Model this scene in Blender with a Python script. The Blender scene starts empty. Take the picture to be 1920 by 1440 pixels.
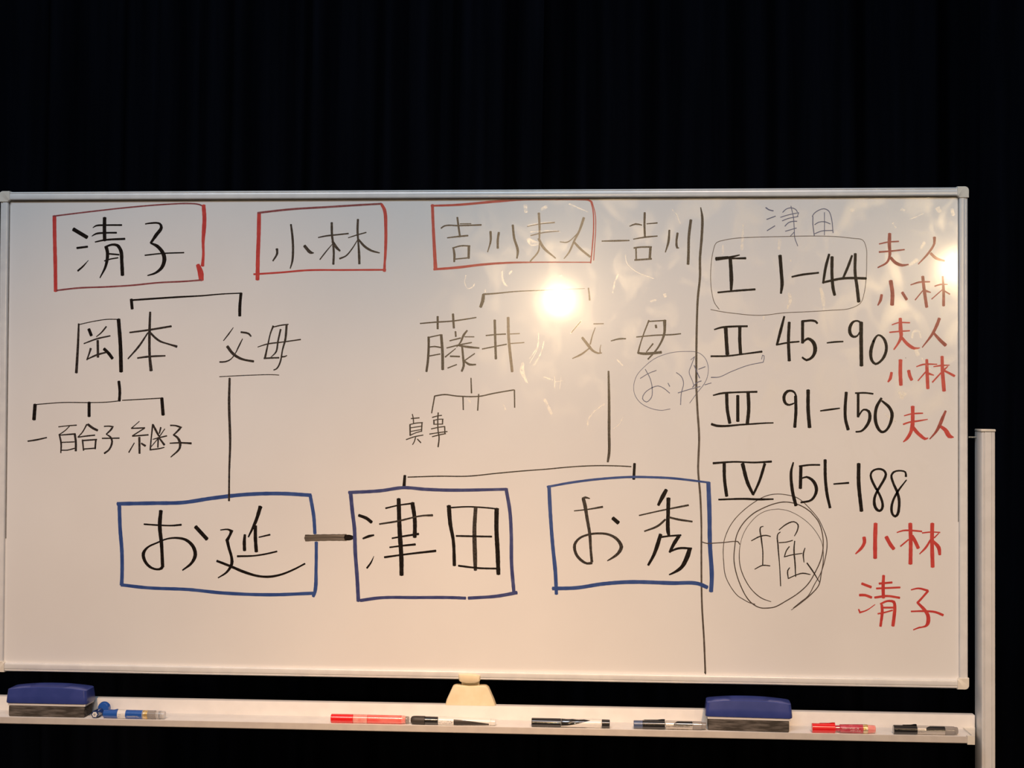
import bpy, bmesh, math, random
from mathutils import Vector, Matrix
random.seed(7)
R_ = math.radians
C = bpy.context.scene.collection
sc = bpy.context.scene
Z0 = 0.95            # height of the board's lower edge above the stage floor

# ------------------------------------------------------------ camera
yaw, pitch, roll = 0.06474499, 0.01728698, -0.00532856
M3 = Matrix.Rotation(yaw, 3, 'Z') @ Matrix.Rotation(pitch, 3, 'X') @ Matrix.Rotation(roll, 3, 'Y')
cd = bpy.data.cameras.new('camera')
cam = bpy.data.objects.new('camera', cd); C.objects.link(cam)
cd.sensor_fit = 'HORIZONTAL'; cd.sensor_width = 36.0; cd.lens = 36.0 * 2600 / 1920
cd.clip_start = 0.05; cd.clip_end = 60
m = Matrix((M3.col[0], M3.col[2], -M3.col[1])).transposed().to_4x4()
m.translation = Vector((1.14532, -2.56198, Z0 + 0.50408))
cam.matrix_world = m
sc.camera = cam

# ------------------------------------------------------------ world, lights, exposure
sc.view_settings.view_transform = 'Standard'; sc.view_settings.look = 'None'
sc.view_settings.exposure = -0.05; sc.view_settings.gamma = 1.0; sc.view_settings.use_curve_mapping = False
w = bpy.data.worlds.new('dark_hall'); sc.world = w; w.use_nodes = True
w.node_tree.nodes['Background'].inputs[0].default_value = (0.55, 0.75, 1.0, 1)
w.node_tree.nodes['Background'].inputs[1].default_value = 0.035

def light(name, kind, loc, aim, energy, color, **kw):
    d = bpy.data.lights.new(name, kind); d.energy = energy; d.color = color
    for k, v in kw.items(): setattr(d, k, v)
    o = bpy.data.objects.new(name, d); C.objects.link(o); o.location = loc
    o.rotation_euler = (Vector(aim) - Vector(loc)).to_track_quat('-Z', 'Y').to_euler()
    return o
# stage spotlight mirrored in the middle of the board
light('stage_spot', 'SPOT', (0.877, -5.98, Z0 + 1.171), (0.95, 0, Z0 + 0.30), 185, (1.0, 0.70, 0.40),
      spot_size=R_(30), spot_blend=1.0, shadow_soft_size=0.055)
# second spotlight, mirrored at the board's right edge
light('side_stage_spot', 'SPOT', (3.28, -6.0, Z0 + 1.376), (1.75, 0, Z0 + 0.45), 125, (1.0, 0.72, 0.40),
      spot_size=R_(22), spot_blend=1.0, shadow_soft_size=0.085)
# cool overhead border light of the stage
light('cool_border_light', 'AREA', (0.6, -2.9, 4.3), (0.75, 0, Z0 + 0.55), 90, (0.64, 0.82, 1.0),
      shape='RECTANGLE', size=3.2, size_y=0.5)
# two amber spotlights on the overhead bar, their soft beams centred on the foot of the board
for _x, _t, _e in ((0.24, 0.37, 620), (1.76, 1.41, 620)):
    light('amber_spot', 'SPOT', (_x, -3.5, 4.3), (_t, 0, Z0 - 0.42), _e, (1.0, 0.58, 0.285),
          spot_size=R_(29), spot_blend=1.0, shadow_soft_size=0.08)

# ------------------------------------------------------------ materials
def mat(name, col, rough=0.5, spec=0.5, metal=0.0, coat=0.0, coat_r=0.1, noise=None, bump=0.0, trans=0.0, alpha=1.0):
    mt = bpy.data.materials.new(name); mt.use_nodes = True
    nt = mt.node_tree; b = nt.nodes['Principled BSDF']
    b.inputs['Base Color'].default_value = (*col, 1); b.inputs['Roughness'].default_value = rough
    b.inputs['Specular IOR Level'].default_value = spec; b.inputs['Metallic'].default_value = metal
    b.inputs['Coat Weight'].default_value = coat; b.inputs['Coat Roughness'].default_value = coat_r
    b.inputs['Transmission Weight'].default_value = trans; b.inputs['Alpha'].default_value = alpha
    if noise:
        scale, col2, lo, hi = noise[:4]; st = noise[4] if len(noise) > 4 else (1, 1, 1)
        tc = nt.nodes.new('ShaderNodeTexCoord'); mp = nt.nodes.new('ShaderNodeMapping')
        mp.inputs['Scale'].default_value = st
        n = nt.nodes.new('ShaderNodeTexNoise'); n.inputs['Scale'].default_value = scale; n.inputs['Detail'].default_value = 4
        r = nt.nodes.new('ShaderNodeValToRGB')
        r.color_ramp.elements[0].position = lo; r.color_ramp.elements[0].color = (*col, 1)
        r.color_ramp.elements[1].position = hi; r.color_ramp.elements[1].color = (*col2, 1)
        nt.links.new(tc.outputs['Object'], mp.inputs[0]); nt.links.new(mp.outputs[0], n.inputs['Vector'])
        nt.links.new(n.outputs['Fac'], r.inputs[0]); nt.links.new(r.outputs[0], b.inputs['Base Color'])
        if bump:
            bp = nt.nodes.new('ShaderNodeBump'); bp.inputs['Strength'].default_value = bump; bp.inputs['Distance'].default_value = 0.001
            nt.links.new(n.outputs['Fac'], bp.inputs['Height']); nt.links.new(bp.outputs[0], b.inputs['Normal'])
    return mt

def board_material():
    mt = mat('whiteboard_enamel', (0.80, 0.795, 0.785), 0.225, 0.46, coat=0.20, coat_r=0.072)
    nt = mt.node_tree; b = nt.nodes['Principled BSDF']; out = nt.nodes['Material Output']
    L = nt.links.new
    tc = nt.nodes.new('ShaderNodeTexCoord')
    # faint unevenness of the old enamel
    n0 = nt.nodes.new('ShaderNodeTexNoise'); n0.inputs['Scale'].default_value = 3.0; n0.inputs['Detail'].default_value = 6
    r0 = nt.nodes.new('ShaderNodeValToRGB')
    r0.color_ramp.elements[0].position = 0.3; r0.color_ramp.elements[0].color = (0.765, 0.755, 0.745, 1)
    r0.color_ramp.elements[1].position = 0.7; r0.color_ramp.elements[1].color = (0.82, 0.815, 0.805, 1)
    L(tc.outputs['Object'], n0.inputs['Vector']); L(n0.outputs['Fac'], r0.inputs[0]); L(r0.outputs[0], b.inputs['Base Color'])
    # greasy wiping smears: rougher film that scatters the lamps, thickest at the right-hand side
    mp = nt.nodes.new('ShaderNodeMapping'); mp.inputs['Scale'].default_value = (1, 1, 0.75); mp.inputs['Rotation'].default_value = (0, R_(25), 0)
    n1 = nt.nodes.new('ShaderNodeTexNoise'); n1.inputs['Scale'].default_value = 20; n1.inputs['Detail'].default_value = 5
    n1.inputs['Distortion'].default_value = 0.6
    L(tc.outputs['Object'], mp.inputs[0]); L(mp.outputs[0], n1.inputs['Vector'])
    r1 = nt.nodes.new('ShaderNodeValToRGB')
    r1.color_ramp.elements[0].position = 0.5; r1.color_ramp.elements[0].color = (0, 0, 0, 1)
    r1.color_ramp.elements[1].position = 0.72; r1.color_ramp.elements[1].color = (1, 1, 1, 1)
    L(n1.outputs['Fac'], r1.inputs[0])
    sx = nt.nodes.new('ShaderNodeSeparateXYZ'); L(tc.outputs['Object'], sx.inputs[0])
    gx = nt.nodes.new('ShaderNodeMapRange'); gx.inputs['From Min'].default_value = -0.2; gx.inputs['From Max'].default_value = 0.9
    gx.inputs['To Min'].default_value = 0.05; gx.inputs['To Max'].default_value = 1.0
    gz = nt.nodes.new('ShaderNodeMapRange'); gz.inputs['From Min'].default_value = 1.25; gz.inputs['From Max'].default_value = 1.7
    L(sx.outputs['X'], gx.inputs['Value']); L(sx.outputs['Z'], gz.inputs['Value'])
    m1 = nt.nodes.new('ShaderNodeMath'); m1.operation = 'MULTIPLY'; L(gx.outputs[0], m1.inputs[0]); L(gz.outputs[0], m1.inputs[1])
    m2 = nt.nodes.new('ShaderNodeMath'); m2.operation = 'MULTIPLY'; L(m1.outputs[0], m2.inputs[0]); L(r1.outputs[0], m2.inputs[1])
    m3 = nt.nodes.new('ShaderNodeMath'); m3.operation = 'MULTIPLY'; L(m2.outputs[0], m3.inputs[0]); m3.inputs[1].default_value = SMEAR
    gl = nt.nodes.new('ShaderNodeBsdfGlossy'); gl.inputs['Roughness'].default_value = 0.27; gl.inputs['Color'].default_value = (0.95, 0.95, 0.92, 1)
    mx = nt.nodes.new('ShaderNodeMixShader'); L(m3.outputs[0], mx.inputs[0]); L(b.outputs[0], mx.inputs[1]); L(gl.outputs[0], mx.inputs[2])
    L(mx.outputs[0], out.inputs['Surface'])
    return mt
SMEAR = 0.24

def smear_material():
    mt = bpy.data.materials.new('erased_ink_film'); mt.use_nodes = True; nt = mt.node_tree
    for n in list(nt.nodes): nt.nodes.remove(n)
    out = nt.nodes.new('ShaderNodeOutputMaterial'); tr = nt.nodes.new('ShaderNodeBsdfTransparent')
    gl = nt.nodes.new('ShaderNodeBsdfGlossy'); gl.inputs['Roughness'].default_value = 0.3; gl.inputs['Color'].default_value = (1, 0.98, 0.94, 1)
    tc = nt.nodes.new('ShaderNodeTexCoord'); n = nt.nodes.new('ShaderNodeTexNoise'); n.inputs['Scale'].default_value = 160; n.inputs['Detail'].default_value = 3
    mr = nt.nodes.new('ShaderNodeMapRange'); mr.inputs['From Min'].default_value = 0.35; mr.inputs['From Max'].default_value = 0.6
    mr.inputs['To Min'].default_value = 0.03; mr.inputs['To Max'].default_value = 0.22
    mx = nt.nodes.new('ShaderNodeMixShader'); L = nt.links.new
    L(tc.outputs['Object'], n.inputs['Vector']); L(n.outputs['Fac'], mr.inputs['Value']); L(mr.outputs[0], mx.inputs[0])
    L(tr.outputs[0], mx.inputs[1]); L(gl.outputs[0], mx.inputs[2]); L(mx.outputs[0], out.inputs['Surface'])
    return mt

INK = {
 'K': mat('black_ink', (0.010, 0.007, 0.006), 0.26, 0.20, coat=0.2, coat_r=0.08, noise=(220, (0.024, 0.018, 0.014), 0.45, 0.75)),
 'D': mat('drying_black_ink', (0.018, 0.013, 0.011), 0.27, 0.7, coat=0.2, coat_r=0.08, noise=(260, (0.060, 0.046, 0.038), 0.40, 0.70)),
 'G': mat('grey_ink', (0.075, 0.058, 0.047), 0.28, 0.6, coat=0.2, coat_r=0.08, noise=(200, (0.13, 0.105, 0.088), 0.4, 0.7)),
 'H': mat('streaky_grey_ink', (0.065, 0.052, 0.042), 0.28, 0.6, coat=0.2, coat_r=0.08, noise=(90, (0.26, 0.22, 0.18), 0.42, 0.68, (0.12, 1, 5))),
 'F': mat('glare_paled_dry_ink', (0.14, 0.10, 0.068), 0.29, 1.0, coat=0.25, coat_r=0.08, noise=(240, (0.24, 0.18, 0.12), 0.4, 0.7)),  # dry ink, base colour lightened to brown to imitate the lamp's glare
 'R': mat('red_ink', (0.52, 0.045, 0.042), 0.28, 0.5, coat=0.2, coat_r=0.08, noise=(90, (0.62, 0.075, 0.06), 0.35, 0.7)),
 'r': mat('thin_red_ink', (0.24, 0.055, 0.060), 0.28, 0.5, coat=0.2, coat_r=0.08, noise=(180, (0.36, 0.12, 0.12), 0.45, 0.75)),
 'S': mat('drying_red_ink', (0.30, 0.055, 0.045), 0.28, 0.45, coat=0.2, coat_r=0.08, noise=(110, (0.44, 0.10, 0.08), 0.38, 0.7)),
 'B': mat('blue_ink', (0.030, 0.070, 0.25), 0.28, 0.45, coat=0.2, coat_r=0.08, noise=(60, (0.05, 0.10, 0.30), 0.4, 0.7)),
 'V': mat('dull_blue_ink', (0.040, 0.050, 0.17), 0.28, 0.45, coat=0.2, coat_r=0.08, noise=(70, (0.07, 0.085, 0.22), 0.4, 0.7)),
 'b': mat('thin_blue_ink', (0.10, 0.12, 0.22), 0.28, 0.7, coat=0.2, coat_r=0.08),
 'c': mat('thin_black_ink', (0.060, 0.045, 0.038), 0.28, 0.6, coat=0.2, coat_r=0.08, noise=(150, (0.12, 0.09, 0.075), 0.4, 0.7)),
 's': mat('dirt_speck', (0.03, 0.025, 0.02), 0.8, 0.1),
 'e': smear_material(),
}
M = dict(
 board=board_material(),
 rail=mat('painted_aluminium', (0.70, 0.70, 0.70), 0.24, 0.7, noise=(40, (0.77, 0.77, 0.76), 0.35, 0.65)),
 back=mat('board_back_steel', (0.35, 0.35, 0.35), 0.6, 0.3),
 cap=mat('ivory_plastic', (0.74, 0.69, 0.60), 0.35, 0.5, noise=(60, (0.78, 0.74, 0.65), 0.4, 0.6)),
 clip=mat('yellowed_plastic', (0.78, 0.66, 0.44), 0.42, 0.45, noise=(70, (0.82, 0.71, 0.50), 0.35, 0.65)),
 tray=mat('tray_aluminium', (0.76, 0.745, 0.73), 0.38, 0.5, noise=(30, (0.80, 0.785, 0.77), 0.4, 0.6)),
 lip=mat('tray_edge', (0.52, 0.47, 0.43), 0.5, 0.3, noise=(40, (0.56, 0.51, 0.46), 0.4, 0.6)),
 post=mat('post_aluminium', (0.71, 0.70, 0.685), 0.33, 0.5, noise=(30, (0.75, 0.74, 0.725), 0.4, 0.6)),
 groove=mat('dark_groove', (0.25, 0.24, 0.23), 0.6, 0.2),
 gap_shade=mat('painted_gap_shade', (0.19, 0.18, 0.17), 0.6, 0.2, noise=(60, (0.26, 0.25, 0.235), 0.4, 0.7)),
 steel=mat('pivot_steel', (0.25, 0.27, 0.26), 0.35, 0.5, metal=0.8),
 rubber=mat('caster_rubber', (0.03, 0.03, 0.03), 0.7, 0.2),
 curtain=mat('black_velvet', (0.0028, 0.0031, 0.0048), 0.95, 0.02, noise=(9, (0.0048, 0.0053, 0.0085), 0.35, 0.7, (3, 3, 0.15))),
 floor=mat('black_stage_floor', (0.006, 0.0055, 0.005), 0.75, 0.12, noise=(20, (0.010, 0.009, 0.008), 0.4, 0.7)),
 eblue=mat('blue_eraser_plastic', (0.035, 0.055, 0.24), 0.32, 0.45, noise=(30, (0.045, 0.065, 0.27), 0.4, 0.6)),
 ewhite=mat('white_eraser_foam', (0.74, 0.70, 0.67), 0.7, 0.2),
 felt=mat('dirty_felt', (0.055, 0.047, 0.040), 0.95, 0.05, noise=(160, (0.17, 0.15, 0.135), 0.4, 0.75, (0.25, 1, 1.6)), bump=0.6),
)
def plastic(name, col, r=0.22, **k): return mat(name, col, r, 0.6, coat=0.8, coat_r=0.06, **k)
M.update(
 red=plastic('red_plastic', (0.80, 0.012, 0.015)), redbody=plastic('red_ink_barrel', (0.85, 0.10, 0.09), noise=(70, (0.90, 0.22, 0.19), 0.4, 0.7, (0.4, 1, 1))),
 pink=plastic('pale_red_window', (0.86, 0.27, 0.24), noise=(90, (0.88, 0.42, 0.36), 0.4, 0.65)),
 clear=plastic('clear_plastic', (0.72, 0.69, 0.66), 0.12, alpha=0.55), greyclear=plastic('smoky_clear_plastic', (0.34, 0.31, 0.29), 0.15, alpha=0.75),
 black=plastic('black_plastic', (0.010, 0.009, 0.010)), dgrey=mat('dark_grey_plastic', (0.045, 0.038, 0.034), 0.5, 0.4),
 white=plastic('white_plastic', (0.80, 0.78, 0.75)), silver=mat('silver_label', (0.62, 0.58, 0.54), 0.25, 0.6, metal=0.35),
 blue=plastic('blue_plastic', (0.02, 0.10, 0.42)), dblue=plastic('dark_blue_plastic', (0.012, 0.03, 0.13)), greyblue=plastic('grey_blue_plastic', (0.07, 0.10, 0.20)),
 gold=mat('gold_label', (0.75, 0.50, 0.16), 0.25, 0.6, metal=0.5, noise=(200, (0.80, 0.68, 0.50), 0.45, 0.6)),
 crimson=plastic('crimson_barrel', (0.50, 0.03, 0.06), 0.15, noise=(120, (0.62, 0.10, 0.13), 0.4, 0.7)),
 hole=mat('cap_opening', (0.02, 0.02, 0.03), 0.8, 0.1), band=plastic('grey_band', (0.35, 0.35, 0.36)),
)

# ------------------------------------------------------------ helpers
def wpos(o):
    v = Vector((0, 0, 0))
    while o is not None: v = v + Vector(o.location); o = o.parent
    return v
def obj(name, verts, faces, material, parent=None, smooth=False, local=False, loc=None, label=None):
    """one mesh object; vertices in world metres unless local=True"""
    me = bpy.data.meshes.new(name)
    off = Vector((0, 0, 0))
    if not local: off = wpos(parent) if parent else Vector((0, 0, 0))
    if loc is not None: off = off + Vector(loc)
    me.from_pydata([tuple(Vector(v) - (off if not local else Vector((0, 0, 0)))) for v in verts], [], faces)
    me.materials.append(material); me.update()
    if smooth:
        for p in me.polygons: p.use_smooth = True
    o = bpy.data.objects.new(name, me); C.objects.link(o)
    if loc is not None: o.location = loc
    if parent: o.parent = parent
    if label: o['label'] = label
    return o
def thing(name, label, cat, loc, group=None, rz=0.0, rx=0.0, ry=0.0):
    o = bpy.data.objects.new(name, None); C.objects.link(o); o.location = loc
    o.empty_display_size = 0.05; o.rotation_euler = (rx, ry, rz)
    o['label'] = label; o['category'] = cat
    if group: o['group'] = group
    return o
def tag(o, label, cat, group=None):
    o['label'] = label; o['category'] = cat
    if group: o['group'] = group
    return o
class G:
    def __init__(s): s.v = []; s.f = []
    def add(s, vs, fs):
        n = len(s.v); s.v += [tuple(v) for v in vs]; s.f += [tuple(i + n for i in f) for f in fs]
    def box(s, x0, x1, y0, y1, z0, z1, bevel=0.0, seg=2):
        bm = bmesh.new(); bmesh.ops.create_cube(bm, size=1)
        for v in bm.verts:
            v.co = Vector(((x0 + x1) / 2 + v.co.x * (x1 - x0), (y0 + y1) / 2 + v.co.y * (y1 - y0), (z0 + z1) / 2 + v.co.z * (z1 - z0)))
        if bevel: bmesh.ops.bevel(bm, geom=list(bm.edges), offset=bevel, segments=seg, affect='EDGES', profile=0.5)
        bm.verts.index_update()
        s.add([v.co[:] for v in bm.verts], [[v.index for v in f.verts] for f in bm.faces]); bm.free(); return s
    def prism(s, poly, fn, a, b):
        """polygon extruded from a to b; fn(p, t) -> xyz"""
        n = len(poly); vs = [fn(p, a) for p in poly] + [fn(p, b) for p in poly]
        fs = [list(range(n))[::-1], list(range(n, 2 * n))] + [[i, (i + 1) % n, n + (i + 1) % n, n + i] for i in range(n)]
        s.add(vs, fs); return s
    def lathe(s, prof, axis='x', c=(0, 0, 0), seg=24):
        vs = []; fs = []
        for (t, r) in prof:
            for k in range(seg):
                a = 2 * math.pi * k / seg; u, v_ = r * math.cos(a), r * math.sin(a)
                vs.append({'x': (c[0] + t, c[1] + u, c[2] + v_), 'y': (c[0] + u, c[1] + t, c[2] + v_), 'z': (c[0] + u, c[1] + v_, c[2] + t)}[axis])
        n = len(prof)
        for i in range(n - 1):
            for k in range(seg): fs.append((i * seg + k, i * seg + (k + 1) % seg, (i + 1) * seg + (k + 1) % seg, (i + 1) * seg + k))
        fs.append(tuple(range(seg))[::-1]); fs.append(tuple(range((n - 1) * seg, n * seg)))
        s.add(vs, fs); return s
def autosmooth(o, ang=35):
    me = o.data; bm = bmesh.new(); bm.from_mesh(me)
    bmesh.ops.recalc_face_normals(bm, faces=list(bm.faces))
    for f in bm.faces: f.smooth = True
    for e in bm.edges:
        if len(e.link_faces) == 2 and e.calc_face_angle(0) > R_(ang): e.smooth = False
    bm.to_mesh(me); bm.free(); return o
def part(name, g, material, parent=None, label=None, smooth=True, local=False, ang=35):
    o = obj(name, g.v, g.f, material, parent, local=local, label=label)
    if smooth: autosmooth(o, ang)
    return o

# ------------------------------------------------------------ stage: floor and curtains
g = G(); g.box(-7, 9, -8, 3.2, -0.1, 0.0)
fl = part('floor', g, M['floor'], smooth=False); fl['kind'] = 'structure'
g = G(); g.box(-7, 9, 3.0, 3.1, 0.0, 6.0)
wl = part('wall_back', g, M['floor'], smooth=False); wl['kind'] = 'structure'

for _n, _a, _b in (('wall_left', -7.1, -7.0), ('wall_right', 9.0, 9.1)):
    g = G(); g.box(_a, _b, -8, 3.1, 0.0, 6.0)
    wl = part(_n, g, M['floor'], smooth=False); wl['kind'] = 'structure'

def curtain(x0, x1, y, folds, seed, label):
    rnd = random.Random(seed); n = int((x1 - x0) / 0.012)
    ph = [rnd.uniform(0, 6.28) for _ in range(5)]
    rows = [0.01, 0.5, 1.2, 2.0, 2.9, 3.9, 5.0]; vs = []; fs = []
    for side in (0, 1):
        for z in rows:
            for i in range(n + 1):
                x = x0 + (x1 - x0) * i / n; t = x * folds
                d = 0.045 * math.sin(6.28 * t + ph[0] + 0.9 * math.sin(1.7 * t + ph[1])) + 0.022 * math.sin(6.28 * 2.3 * t + ph[2]) + 0.012 * math.sin(6.28 * 0.41 * t + ph[3])
                d *= 1.0 + 0.12 * math.sin(z * 1.3 + ph[4] + x)
                vs.append((x + 0.01 * math.sin(z * 1.1 + ph[1]), y + d + side * 0.004, z))
    w_ = n + 1; R = len(rows)
    for side in (0, 1):
        b = side * R * w_
        for j in range(R - 1):
            for i in range(n):
                q = (b + j * w_ + i, b + j * w_ + i + 1, b + (j + 1) * w_ + i + 1, b + (j + 1) * w_ + i)
                fs.append(q if side == 0 else q[::-1])
    o = obj('stage_curtain', vs, fs, M['curtain'], smooth=True)
    return tag(o, label, 'curtain', 'black stage curtains behind the whiteboard')
curtain(-2.6, 0.98, 1.25, 4.2, 3, 'black stage curtain hanging behind the left half of the whiteboard')
curtain(0.90, 2.24, 1.42, 3.7, 8, 'black stage curtain hanging behind the right half of the whiteboard')
curtain(2.16, 4.6, 1.24, 4.0, 5, 'black stage curtain at the far right edge, beyond the white post')

# ------------------------------------------------------------ the whiteboard and its stand
WB = thing('whiteboard', 'large white board on a metal stand, covered in black, red and blue handwriting', 'whiteboard', (0.905, 0.0, 0.0))
X0, X1, ZB, ZT = 0.0045, 1.8065, Z0 + 0.0024, Z0 + 0.9090
RW = 0.0155   # rail width
FR = -0.0068  # rail front plane
g = G(); g.box(X0 + 0.006, X1 - 0.006, 0.0, 0.012, ZB + 0.006, ZT - 0.006)
part('writing_surface', g, M['board'], WB, smooth=False, label='glossy white enamel panel with greasy smears')
g = G(); g.box(X0 + 0.006, X1 - 0.006, 0.0125, 0.016, ZB + 0.006, ZT - 0.006)
part('back_panel', g, M['back'], WB, smooth=False)

# rail profile: (across from the outer edge inwards, depth y)
prof = [(0.0008, 0.016), (0.0, 0.012), (0.0, FR + 0.004), (0.0012, FR + 0.0012), (0.0028, FR + 0.0004), (0.0036, FR + 0.0016), (0.0044, FR + 0.0016), (0.0050, FR + 0.0005), (0.0062, FR + 0.0001),
        (0.0080, FR - 0.0001), (0.0105, FR - 0.00015), (0.0125, FR - 0.0001), (0.0138, FR + 0.0001), (0.0149, FR + 0.0006), (RW, FR + 0.0016), (RW, -0.0002), (0.006, -0.0002), (0.006, 0.016)]
K = 0.013
def rail(name, fn, a, b):
    g = G(); g.prism(prof, fn, a, b); return part(name, g, M['rail'], WB, ang=38)
rail('frame_rail', lambda p, t: (t, p[1], ZT - p[0]), X0 + K, X1 - K)
rail('frame_rail', lambda p, t: (t, p[1], ZB + p[0]), X0 + K, X1 - K)
rail('frame_rail', lambda p, t: (X0 + p[0], p[1], t), ZB + K, ZT - K)
rail('frame_rail', lambda p, t: (X1 - p[0], p[1], t), ZB + K, ZT - K)
for _n, _b in (('gap_shade', (X0 + K, X1 - K, -0.0006, 0.0, ZT - RW - 0.0024, ZT - RW)), ('gap_shade', (X0 + RW, X0 + RW + 0.0018, -0.0006, 0.0, ZB + 0.25, ZT - K)), ('gap_shade', (X1 - RW - 0.0013, X1 - RW, -0.0006, 0.0, ZB + 0.30, ZT - K))):  # dark strips painted in as the shade of the gap between rails and panel
    g = G(); g.box(*_b); part(_n, g, M['gap_shade'], WB, smooth=False, label='dark strip painting the shade in the gap between rail and panel')
def corner(sx, sz):
    ox = X0 if sx > 0 else X1; oz = ZB if sz > 0 else ZT
    r = 0.0075; L_ = 0.0195; e = 0.0012
    pts = [(-e, L_), (RW + 0.0006, L_), (RW + 0.0006, RW + 0.0035), (RW + 0.0035, RW + 0.0006), (L_, RW + 0.0006), (L_, -e)]
    for k in range(7):
        a = -math.pi / 2 - k * math.pi / 12
        pts.append((-e + r + r * math.cos(a), -e + r + r * math.sin(a)))
    sh = lambda p, k: (0.008 + (p[0] - 0.008) * k, 0.008 + (p[1] - 0.008) * k)
    n = len(pts); g = G(); rings = [(FR - 0.0016, 0.93), (FR - 0.0012, 0.975), (FR - 0.0002, 1.0), (0.0165, 1.0)]
    vs = []
    for y, k in rings:
        for p in pts:
            q = sh(p, k); vs.append((ox + sx * q[0], y, oz + sz * q[1]))
    fs = [tuple(range(n)), tuple(range(3 * n, 4 * n))[::-1]]
    for j in range(3):
        for i in range(n): fs.append((j * n + i, (j + 1) * n + i, (j + 1) * n + (i + 1) % n, j * n + (i + 1) % n))
    g.add(vs, fs); part('corner_cap', g, M['cap'], WB, label='rounded ivory plastic corner cap')
for sx in (1, -1):
    for sz in (1, -1): corner(sx, sz)

# ---- posts
def post(xa, xb, tilt, side):
    y0, y1 = -0.036, 0.006; zt = Z0 + 0.4655
    s = 1 if side > 0 else -1
    # plan outline with two shallow grooves in the front face
    W_ = xb - xa
    pl = [(xa, y1), (xa, y0 + 0.006), (xa + 0.0015, y0 + 0.0018), (xa + 0.0042, y0 + 0.0004), (xa + 0.0056, y0 + 0.0022), (xa + 0.0066, y0), (xa + 0.0178, y0), (xa + 0.0183, y0 + 0.0016), (xa + 0.0190, y0),
          (xb - 0.0028, y0 + 0.0002), (xb - 0.0008, y0 + 0.0012), (xb, y0 + 0.0035), (xb, y1)]
    g = G(); g.prism(pl, lambda p, t: (p[0], p[1], t), 0.11, zt)
    po = part('post', g, M['post'], WB, ang=25)
    g = G(); g.box(xa - 0.0006, xb + 0.0006, y0 - 0.0008, y1 + 0.001, zt + 0.0006, zt + 0.0052, 0.0016)
    part('post_cap', g, M['cap'], po, label='ivory plastic end cap')
    g = G()
    px = xa if side > 0 else xb
    g.lathe([(0, 0.0018), (0.0135, 0.0018)], 'x', (min(px, px - s * 0.0135), -0.002, Z0 + 0.4555), 12)
    part('pivot_pin', g, M['steel'], po)
    # foot with two casters
    g = G(); g.box(xa + 0.002, xb - 0.002, -0.30, 0.30, 0.075, 0.110, 0.004)
    ft = part('foot', g, M['post'], WB)
    for y in (-0.27, 0.27):
        g = G(); xm = (xa + xb) / 2
        g.lathe([(-0.010, 0.020), (-0.009, 0.025), (0.009, 0.025), (0.010, 0.020)], 'x', (xm, y, 0.025), 24)
        g.lathe([(0.03, 0.006), (0.075, 0.006)], 'z', (xm, y - 0.0, 0.0), 12)
        g.box(xm - 0.015, xm - 0.0105, y - 0.012, y + 0.012, 0.02, 0.062, 0.001); g.box(xm + 0.0105, xm + 0.015, y - 0.012, y + 0.012, 0.02, 0.062, 0.001)
        g.box(xm - 0.015, xm + 0.015, y - 0.012, y + 0.012, 0.056, 0.064, 0.001)
        part('caster', g, M['rubber'], ft)
    return po
post(1.8215, 1.8466, 0, 1)
post(-0.0385, -0.0115, 0, -1)
g = G(); g.box(-0.0115, 1.8215, -0.02, 0.01, 0.20, 0.24, 0.003)
part('lower_crossbar', g, M['post'], WB)

# ---- tray: back wall (front of the crossbar), floor and front edge
TX0, TX1 = -0.0035, 1.8005
TF = Z0 - 0.0700   # tray floor height
TW = Z0 - 0.0448
g = G(); g.box(TX0 - 0.006, 1.8187, -0.005, 0.012, TF - 0.010, TW, 0.0012)
tb = part('tray_back', g, M['tray'], WB, label='white painted crossbar face behind the pens')
g = G(); g.box(TX0, TX1, -0.0700, -0.005, TF - 0.0022, TF, 0.0004)
part('tray_floor', g, M['tray'], WB)
g = G(); g.prism([(-0.0712, TF + 0.0012), (-0.0700, TF + 0.0016), (-0.0684, TF + 0.0002), (-0.0684, TF - 0.0095), (-0.0716, TF - 0.0100), (-0.0722, TF - 0.009)], lambda p, t: (t, p[0], p[1]), TX0, TX1 - 0.013)
part('tray_lip', g, M['lip'], WB, label='greyish front edge of the pen tray')
for xa, xb, fl_ in ((TX1 - 0.0135, TX1 + 0.014, 1), (TX0 - 0.014, TX0 + 0.0, -1)):
    g = G()
    poly = [(1.7875, -0.0735), (1.8004, -0.0735), (1.8190, -0.004), (1.7975, -0.004), (1.7975, -0.066), (1.7875, -0.066)]
    if fl_ < 0: poly = [(1.8108 - p[0] - 0.0 , p[1]) for p in poly][::-1]
    g.prism(poly, lambda p, t: (p[0], p[1], t), TF - 0.0118, TF + 0.003)
    part('tray_end_cap', g, M['cap'], WB, label='ivory plastic end cap of the tray')

# ---- yellowed stopper between board and tray
g = G()
zb, zt2 = TW - 0.0002, Z0 - 0.0088
bl = [(0.8590, 0), (0.8615, 0.010), (0.8725, 0.034), (0.8765, 0.0365), (0.8800, 0.0368), (0.9310, 0.0368), (0.9345, 0.0362), (0.9385, 0.033), (0.9490, 0.010), (0.9525, 0)]
n = len(bl); vs = []
for y, k in ((-0.0050, 0.94), (-0.0042, 0.975), (-0.0020, 1.0), (0.0115, 1.0)):
    for p in bl: vs.append((0.9057 + (p[0] - 0.9057) * k, y, zb + p[1] * (1 if k == 1 else k + 0.02)))
fs = [tuple(range(n)), tuple(range(3 * n, 4 * n))[::-1]] + [(j * n + i, (j + 1) * n + i, (j + 1) * n + (i + 1) % n, j * n + (i + 1) % n) for j in range(3) for i in range(n)]
g.add(vs, fs)
stp = part('rotation_stop', g, M['clip'], WB, label='yellowed trapezoid plastic stopper under the board', ang=30)
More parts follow.
